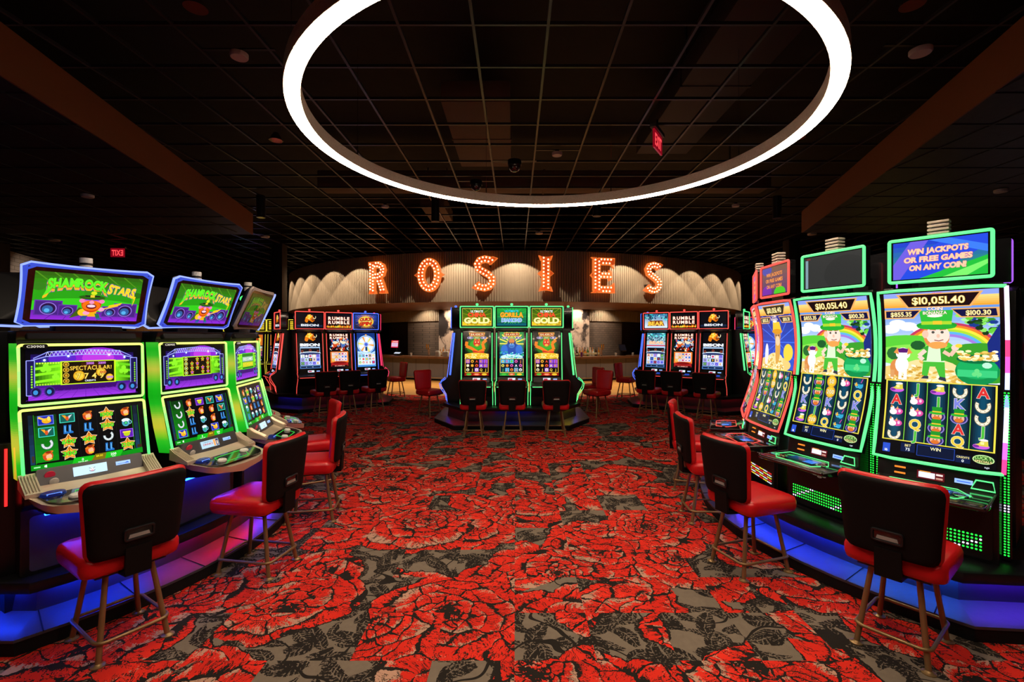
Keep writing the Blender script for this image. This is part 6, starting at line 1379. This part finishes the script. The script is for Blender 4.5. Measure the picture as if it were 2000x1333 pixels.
# ------------------------------------------------------------------ bulb-lit letters on the drum
def arc_stroke(cx, cy, rx, ry, a0, a1, n=14): return [(cx + rx * math.cos(math.radians(a0 + (a1 - a0) * k / n)), cy + ry * math.sin(math.radians(a0 + (a1 - a0) * k / n))) for k in range(n + 1)]
LET = {   # strokes (path, width) in a box one unit high, and loose polygons for serifs and spurs
    'R': ([([(-.20, -.44), (-.20, .44)], .20), ([(-.12, .40), (.05, .40), (.17, .34), (.215, .23), (.17, .11), (.05, .05), (-.12, .05)], .20), ([(.02, .03), (.14, -.20), (.22, -.42)], .21)],
          [[(-.34, .5), (.1, .5), (.1, .3), (-.34, .38)], [(-.33, -.5), (-.05, -.5), (-.08, -.40), (-.30, -.40)], [(.08, -.5), (.37, -.5), (.33, -.40), (.12, -.40)], [(-.30, .02), (-.36, -.04), (-.30, -.10), (-.2, -.04)]]),
    'O': ([(arc_stroke(0, 0, .255, .385, 0, 360, 30), .21)], [[(-.34, .08), (-.46, 0), (-.34, -.08)], [(.34, .08), (.46, 0), (.34, -.08)]]),
    'S': ([([(.20, .30), (.14, .37), (.0, .40), (-.15, .36), (-.22, .25), (-.18, .13), (-.04, .05), (.10, -.03), (.20, -.13), (.20, -.27), (.11, -.37), (-.02, -.40), (-.16, -.37), (-.24, -.28)], .20)],
          [[(.16, .24), (.36, .42), (.22, .47), (.10, .40)], [(-.18, -.22), (-.37, -.40), (-.24, -.46), (-.12, -.40)]]),
    'I': ([([(0, -.44), (0, .44)], .24)], [[(-.20, .5), (-.06, .46), (.06, .46), (.20, .5), (.15, .36), (-.15, .36)], [(-.20, -.5), (-.06, -.47), (.06, -.47), (.20, -.5), (.15, -.36), (-.15, -.36)], [(-.11, .10), (-.23, 0), (-.11, -.10)], [(.11, .10), (.23, 0), (.11, -.10)]]),
    'E': ([([(-.19, -.44), (-.19, .44)], .22), ([(-.15, .395), (.26, .395)], .20), ([(-.12, 0.0), (.22, 0.0)], .18), ([(-.15, -.395), (.26, -.395)], .20)],
          [[(.20, .5), (.36, .5), (.34, .2), (.24, .30)], [(.20, -.5), (.36, -.5), (.34, -.2), (.24, -.30)], [(.18, .16), (.27, .12), (.27, -.12), (.18, -.16)], [(-.36, .5), (-.2, .5), (-.2, .4)], [(-.36, -.5), (-.2, -.5), (-.2, -.4)], [(-.30, .08), (-.38, 0), (-.30, -.08)]])}
M_LETTER = mat('letter_orange_glow', (0.80, 0.10, 0.02), 0.35, emis=(0.85, 0.10, 0.015), strength=0.55)  # mild glow of its own stands in for bulb light on the face
G_RIM = glow('letter_rim', '#ff7a30', 0.9); G_BULB = glow('marquee_bulb', '#ffdca0', 3.2)
def ribbon(path, w):
    P = [Vector((p[0], p[1])) for p in path]; n = len(P); closed = (P[0] - P[-1]).length < 1e-4; L = []; R = []
    for i in range(n):
        a = P[i - 1] if i else (P[-2] if closed else P[i]); b = P[i + 1] if i < n - 1 else (P[1] if closed else P[i])
        d = (b - a).normalized(); m = Vector((-d.y, d.x)) * w / 2; L.append(P[i] + m); R.append(P[i] - m)
    return L, R
def letter(ch, px, H, zc, label):
    phi = solve_phi(px); a = math.radians(phi); rad = DRUM_R + 0.10
    o = thing('marquee_letter', label, 'letter', (DRUM_C[0] + rad * math.sin(a), DRUM_C[1] - rad * math.cos(a), zc), a, 'bulb letters on the drum')
    strokes, polys = LET[ch]; mb = MB(); face = MB(); spots = []
    for path, w in strokes:
        L, R = ribbon(path, w)
        for k in range(len(path) - 1):
            q = [(p.x * H, p.y * H) for p in (L[k], R[k], R[k + 1], L[k + 1])]; mb.prism(q, -0.10, 0.0, 'y')
            c = (L[k] + R[k] + R[k + 1] + L[k + 1]) / 4
            face.add([(x, -0.1015 - 0.0003 * len(face.f) / 100, z) for x, z in [((c.x + (p.x - c.x) * 1.0) * H, (c.y + (p.y - c.y) * 1.0) * H) for p in (L[k] * .86 + R[k] * .14, R[k] * .86 + L[k] * .14, R[k + 1] * .86 + L[k + 1] * .14, L[k + 1] * .86 + R[k + 1] * .14)]], [(0, 1, 2, 3)])
        for sgn in (-1, 1):
            P = [(l + r) / 2 + (l - r) * 0.26 * sgn for l, r in zip(L, R)]; acc = 0.0; step = 0.098; nxt = 0.04 if sgn < 0 else 0.085
            for p, q in zip(P, P[1:]):
                d = (q - p).length
                while acc + d > nxt:
                    s = p.lerp(q, (nxt - acc) / d)
                    if all((s - t).length > 0.062 for t in spots): spots.append(s)
                    nxt += step
                acc += d
    for pts in polys: mb.prism([(x * H, y * H) for x, y in pts], -0.10, 0.0, 'y')
    link('channel', mb.mesh('channel'), G_RIM, o)
    for pts in polys:
        cx = sum(p[0] for p in pts) / len(pts); cy = sum(p[1] for p in pts) / len(pts); face.add([((cx + (x - cx) * .72) * H, -0.1012, (cy + (y - cy) * .72) * H) for x, y in pts], [tuple(range(len(pts)))])
    link('face', face.mesh('face'), M_LETTER, o)
    for p in (polys[0][0], strokes[0][0][-1], strokes[-1][0][-1]): link('standoff', MB().box((p[0] * H * .85, 0.05, p[1] * H * .85), (0.05, 0.12, 0.05)).mesh('standoff'), M_DARKSIL, o)
    if 'bulb' not in CACHE: CACHE['bulb'] = MB().sphere((0, 0, 0), 0.026, 8, 5).mesh('bulb', 60)
    for s in spots: link('bulb', CACHE['bulb'], G_BULB, o, (s.x * H, -0.115, s.y * H))
for ch, px, H, zc, lab in (('R', 737, 1.00, 3.42, 'orange bulb-lit letter R, first letter of the sign'), ('O', 838, 1.04, 3.43, 'orange bulb-lit letter O, second letter of the sign'), ('S', 947, 1.06, 3.44, 'orange bulb-lit letter S between the O and the I'), ('I', 1066, 1.06, 3.44, 'orange bulb-lit letter I, narrowest of the sign'), ('E', 1178, 1.06, 3.42, 'orange bulb-lit letter E between the I and the last S'), ('S', 1277, 1.00, 3.42, 'orange bulb-lit letter S at the right end of the sign')):
    letter(ch, px, H, zc, lab)
# ------------------------------------------------------------------ the bar under the drum and the far background
def on_bar(phi, r): a = math.radians(phi); return (DRUM_C[0] + r * math.sin(a), DRUM_C[1] - r * math.cos(a))
bar = thing('bar_counter', 'long curved bar with a timber top and grey panelled front', 'bar', (0, 0, 0))
M_BARFRONT = mat('bar_front_grey', (0.135, 0.118, 0.128), 0.55, bump=(20, 0.1, 0.003))
def barfront():
    mb = MB(); n = 72; rs = []
    for k in range(n + 1):
        a = math.radians(-72 + 144 * k / n); P = []
        for r, z in ((8.2, 0.07), (8.2, 0.80), (8.12, 0.80), (8.12, 0.07)): P.append(Vector((DRUM_C[0] + r * math.sin(a), DRUM_C[1] - r * math.cos(a), z)))
        rs.append(P)
    return mb.rings(rs)
link('front', barfront().mesh('front', 40), M_BARFRONT, bar)
def arcband(prof, a0, a1, n=72):
    return MB().rings([[Vector((DRUM_C[0] + r * math.sin(math.radians(a0 + (a1 - a0) * k / n)), DRUM_C[1] - r * math.cos(math.radians(a0 + (a1 - a0) * k / n)), z)) for r, z in prof] for k in range(n + 1)])
link('counter_top', arcband([(8.36, 0.80), (8.36, 0.865), (7.55, 0.865), (7.55, 0.80)], -72, 72).mesh('top', 40), wood_material('bar_timber', (0.10, 0.04, 0.018), (0.17, 0.075, 0.035), 0.3, 0.14, 'x'), bar)
link('kick_plate', arcband([(8.15, 0.0), (8.15, 0.07), (8.1, 0.07), (8.1, 0.0)], -72, 72).mesh('kick', 40), M_BLACKM, bar)
link('foot_rail', MB().tube([(*on_bar(-70 + 140 * k / 70, 8.33), 0.12) for k in range(71)], 0.018, 8).mesh('rail', 60), M_BRONZE, bar)
def seam():
    mb = MB()
    for k in range(34):
        p = on_bar(-66 + 4 * k, 8.203); mb.box((p[0], p[1], 0.435), (0.006, 0.006, 0.73), (0, 0, math.radians(-66 + 4 * k)))
    return mb
link('panel_seams', seam().mesh('seams'), M_BLACKM, bar)
# mural columns
mm = mat('mural_grey', rough=0.5); g = NT(mm); P = g.coord()
wv = g.noise(g.vec('ADD', g.vec('MULTIPLY', P, (1.5, 1.5, 0.8)), g.vec('SCALE', g.noise(P, 1.4, 3, 0.6, True), scale=1.3)), 1.0, 5, 0.6)
g.base(g.mix(g.step(wv, 0.44, 0.56), (0.03, 0.025, 0.03), (0.62, 0.50, 0.45)))
for sx, ph0, ph1, lab in ((-1, solve_phi(857, 6.95), solve_phi(893, 6.95), 'tall black-and-white mural panel behind the bar on the left'), (1, solve_phi(1110, 6.95), solve_phi(1151, 6.95), 'tall black-and-white mural panel behind the bar on the right')):
    mb = MB(); n = 12; rs = []
    for k in range(n + 1):
        a = math.radians(ph0 + (ph1 - ph0) * k / n); rs.append([Vector((DRUM_C[0] + r * math.sin(a), DRUM_C[1] - r * math.cos(a), z)) for r, z in ((6.95, 0.86), (6.95, DRUM_B - 0.01), (6.85, DRUM_B - 0.01), (6.85, 0.86))])
    thing('mural_panel', lab, 'mural', (0, 0, 0), 0, 'mural panels', mb.rings(rs).mesh('mural', 40), mm)
# bottles and back-bar things
shelf = thing('back_shelf', 'low dark shelf behind the bar holding bottles', 'shelf', (0, 0, 0), 0, None, arcband([(7.35, 0.0), (7.35, 0.84), (6.96, 0.84), (6.96, 0.0)], -32, 32).mesh('shelf', 40), M_BLACKM)
BPROF = {'tall': [(0.036, 0), (0.038, 0.02), (0.038, 0.19), (0.014, 0.25), (0.013, 0.31), (0.016, 0.312), (0.016, 0.335), (0.0, 0.335)], 'square': [(0.045, 0), (0.048, 0.02), (0.048, 0.15), (0.016, 0.19), (0.014, 0.23), (0.019, 0.232), (0.019, 0.26), (0.0, 0.26)]}
BCOL = {'amber': mat('amber_glass', (0.45, 0.16, 0.02), 0.08, coat=1.0), 'clear': mat('pale_glass', (0.55, 0.50, 0.45), 0.06, coat=1.0), 'green': mat('green_glass', (0.03, 0.12, 0.03), 0.08, coat=1.0), 'dark': mat('dark_glass', (0.04, 0.015, 0.01), 0.08, coat=1.0)}
M_LABEL = mat('bottle_label', (0.62, 0.50, 0.30), 0.6)
rr = random.Random(11); kinds = ['amber', 'clear', 'amber', 'dark', 'green', 'amber', 'clear']
def bottle(phi, r, z, shape, colr, lab, grp):
    p = on_bar(phi, r); o = thing('bottle', lab, 'bottle', (p[0], p[1], z), rr.uniform(0, 6), grp)
    part('glass', 'bt_%s%s' % (shape, colr), lambda: MB().lathe(BPROF[shape], n=14), BCOL[colr], o, 50)
    part('label', 'bl_' + shape, lambda: MB().lathe([(0.0386, 0.06), (0.0386, 0.14)] if shape == 'tall' else [(0.0486, 0.05), (0.0486, 0.12)], n=14), M_LABEL, o, 60)
for i in range(20):
    ph = solve_phi(1116 + 2.6 * i, 7.1); bottle(ph, 7.10 + 0.13 * (i % 2), 0.842, 'tall' if i % 3 else 'square', kinds[i % 7], 'liquor bottle in the crowd before the right mural panel', 'bottles before the right mural')
for i in range(8):
    ph = solve_phi(861 + 2.8 * i, 7.1); bottle(ph, 7.10 + 0.13 * (i % 2), 0.842, 'square' if i % 3 else 'tall', 'amber' if i % 2 else 'clear', 'liquor bottle in the row before the left mural panel', 'bottles before the left mural')
def bar_thing(name, lab, cat, px, r=7.9, z=0.865): phi = solve_phi(px, r); p = on_bar(phi, r); return thing(name, lab, cat, (p[0], p[1], z), math.radians(phi))
for ph, lab in ((838, 'polished beer tap tower on the bar, left of the centre machines'), (1174, 'polished beer tap tower on the bar, right of the centre machines')):
    o = bar_thing('beer_tap', lab, 'beer tap', ph, 7.75)
    link('column', MB().lathe([(0.07, 0), (0.07, 0.02), (0.045, 0.03), (0.045, 0.26), (0.055, 0.27), (0.055, 0.30), (0.0, 0.31)], n=18).mesh('col', 50), M_CHROME, o)
    for k in (-1, 1):
        h = link('tap_handle', MB().tube([(k * 0.035, -0.06, 0.24), (k * 0.04, -0.10, 0.30), (k * 0.04, -0.10, 0.44)], [0.012, 0.014, 0.022], 8).mesh('handle', 50), mat('gold_handle', (0.7, 0.42, 0.05), 0.25, 0.9), o)
o = bar_thing('napkin_box', 'pale square caddy on the bar, right of the left tap tower', 'caddy', 855, 7.85); link('box', MB().box((0, 0, 0.09), (0.16, 0.14, 0.18)).mesh('box', 30, (0.01, 2)), M_WHITE, o); link('napkins', MB().box((0, 0, 0.19), (0.12, 0.10, 0.03)).mesh('napkin'), M_WHITE, o)
o = bar_thing('napkin_box', 'pale square caddy on the bar, close to the centre machines', 'caddy', 871, 7.85); link('box', MB().box((0, 0, 0.09), (0.2, 0.14, 0.17)).mesh('box', 30, (0.01, 2)), M_WHITE, o); link('napkins', MB().box((0, 0, 0.18), (0.15, 0.10, 0.03)).mesh('napkin'), M_WHITE, o)
def counter_screen(lab, px, r, w, h, zc, art, dark=True, tilt=-0.1):
    o = bar_thing('counter_screen', lab, 'screen', px, r)
    b = link('screen', slab((0, 0, zc), w, h, 0.04, tilt, 0.01).mesh('scr', 30), M_BLACKG, o)
    art.build('picture', plane_map((0, -0.002, zc), w - 0.03, h - 0.03, tilt), b)
    link('stand', MB().prism([(0.04, 0), (0.02, zc), (0.06, zc), (0.12, 0)], -0.05, 0.05).mesh('stand'), M_BLACK, o)
    link('foot_plate', MB().box((0, 0.05, 0.01), (0.24, 0.2, 0.02)).mesh('foot', 30, (0.005, 2)), M_BLACK, o)
rs_ = Art(100, 60).rect(0, 0, 100, 60, '#c8183c').rect(6, 8, 48, 40, '#e0d8f0').rect(52, 8, 94, 40, '#e0d8f0').rect(24, 46, 94, 54, '#f0b8b0').ell(14, 50, 5, 5, '#f0c030', 10)
for k in range(4): rs_.rect(9, 11 + 7 * k, 44, 14 + 7 * k, '#b04080'); rs_.rect(55, 11 + 7 * k, 90, 14 + 7 * k, '#b04080')
counter_screen('red-bordered screen on the bar, right of the prize-wheel machine', 771, 7.4, 0.5, 0.32, 0.42, rs_)
counter_screen('dark till screen on the bar, left of the icy blue machine', 1216, 7.8, 0.34, 0.26, 0.30, Art(100, 76).rect(0, 0, 100, 76, '#0c0c12'), tilt=-0.4)
counter_screen('bright till screen on the bar near the red-bordered one', 776, 8.0, 0.34, 0.12, 0.10, Art(100, 36).rect(0, 0, 100, 36, '#c8d0e0'), tilt=-1.0)
for ph, lab in ((1236, 'small white cup stack on the bar by the icy blue machine'), (1203, 'small white cup on the bar by the dark till'), (803, 'white straw cup on the bar below the left brick wall')):
    o = bar_thing('paper_cup', lab, 'cup', ph, 8.05); link('cup', MB().lathe([(0.03, 0), (0.042, 0.11), (0.038, 0.11), (0.027, 0.005), (0.0, 0.005)], n=16).mesh('cup', 50), M_WHITE, o); link('rim', MB().lathe([(0.041, 0.108), (0.045, 0.112), (0.041, 0.116), (0.037, 0.112)], n=16).mesh('rim', 50), M_WHITE, o)
o = bar_thing('drink_glass', 'purple tinted drink glass on the bar beside the green-edged side', 'glass', 1136, 8.1); link('glass', MB().lathe([(0.035, 0), (0.045, 0.16), (0.041, 0.16), (0.03, 0.01), (0.0, 0.01)], n=16).mesh('glass', 50), mat('purple_glass', (0.18, 0.03, 0.20), 0.1, coat=1), o); link('straw', MB().tube([(0.0, 0, 0.02), (0.03, 0.02, 0.24)], 0.006, 6).mesh('straw'), M_WHITE, o)
# dark columns
M_COLUMN = mat('column_brown', (0.035, 0.026, 0.022), 0.45, bump=(12, 0.1, 0.002))
for x, y, lab in ((-6.55, 13.2, 'dark square column left of the drum, behind the far-left machines'), (-14.1, 13.0, 'dark column at the left edge of the photo'), (7.3, 12.6, 'dark square column right of the drum')):
    o = thing('column', lab, 'column', (x, y, 0), 0, None); link('shaft', MB().box((0, 0, CEIL / 2), (0.30, 0.30, CEIL)).mesh('shaft', 30, (0.01, 2)), M_COLUMN, o); link('plinth', MB().box((0, 0, 0.08), (0.36, 0.36, 0.16)).mesh('plinth', 30, (0.01, 2)), M_BLACKM, o)
# machines far behind the left pod and the right pod
FG = 'yellow-lit machines far behind the left pod'
for i, (x, y, lab) in enumerate([(-9.0, 15.2, 'yellow-edged machine far back, left of the third topper'), (-8.36, 15.3, 'yellow-edged machine far back, behind the third left topper'), (-7.72, 15.4, 'yellow-edged machine far back, right of the third topper'), (-7.08, 15.5, 'yellow-edged machine far back, beside the dark column')]):
    machine_c(lab, (x, y, 0), math.radians(18), 'list', G_YELLOW, FG, plinth=True)
FR = 'machines far behind the right pod'
for x, y, r_, th, nn, lab in [(6.5, 13.4, -25, 'spin', G_PINK, 'far machine in the gap between the far-right pod and the red-lit one'), (7.15, 13.1, -25, 'rumble', G_PINK, 'far machine behind the red-lit curved machine'), (8.6, 11.6, -30, 'list', G_YELLOW, 'far machine in the gap behind the blank topper machine'), (9.3, 11.2, -30, 'list', G_YELLOW, 'far machine behind the nearest right machine'), (8.9, 8.4, -40, 'spin', G_ORANGE, 'far machine at the right edge beside the nearest right machine')]:
    machine_c(lab, (x, y, 0), math.radians(r_), th, nn, FR, plinth=True)
o = thing('jackpot_display', 'blue hanging jackpot board between the second and third left toppers', 'display', (-9.35, 16.6, 0), math.radians(20))
b = link('board', slab((0, 0, 2.55), 0.95, 1.0, 0.1, 0, 0.02).mesh('board', 30), M_BLACKG, o)
ja = Art(100, 100).rect(0, 0, 100, 70, '#1438d0').rect(0, 48, 100, 72, '#7a58e0').text('WIN', 50, 62, 12, '#ffffff', w=80).text('OR', 62, 36, 18, '#f4f8ff', w=50).text('LI', 62, 12, 18, '#f4f8ff', w=40).ell(40, 86, 16, 13, '#50e878', 14).ell(66, 88, 14, 12, '#3a60f0', 14).ell(84, 80, 8, 12, '#f03030', 10)
ja.build('picture', plane_map((0, -0.002, 2.55), 0.92, 0.96), b)
link('pole', MB().box((0, 0.06, 1.1), (0.2, 0.06, 2.2)).mesh('pole'), M_BLACK, o)
# red edge lamp on the dark panel at the left edge of the left pod
p = (-2.77, 2.56)
o = thing('side_lamp', 'red upright strip lamp on the dark panel at the far left', 'lamp', (p[0], p[1], 0), face(-42))
link('panel', MB().box((0, 0.03, 0.66), (0.26, 0.05, 0.72)).mesh('panel', 30, (0.01, 2)), M_BLACK, o)
link('strip', MB().tube([(0.02, -0.005, 0.68), (0.02, -0.005, 0.99)], 0.006, 8).mesh('strip'), glow('red_strip', '#ff2020', 2.5), o)
o = thing('brown_piece', 'unidentified brown thing at the bottom edge, modelled as a flat plate', 'floor plate', (-0.31, 2.02, 0.0)); link('plate', MB().box((0, 0, 0.006), (0.27, 0.27, 0.012)).mesh('plate', 30, (0.003, 2)), mat('copper_brown', (0.30, 0.10, 0.035), 0.4, 0.6), o); link('lid', MB().box((0, 0, 0.0135), (0.2, 0.2, 0.004)).mesh('lid'), mat('copper_brown', (0.30, 0.10, 0.035), 0.4, 0.6), o)  # brown scrap at the frame edge, not identified; its plate form is made up
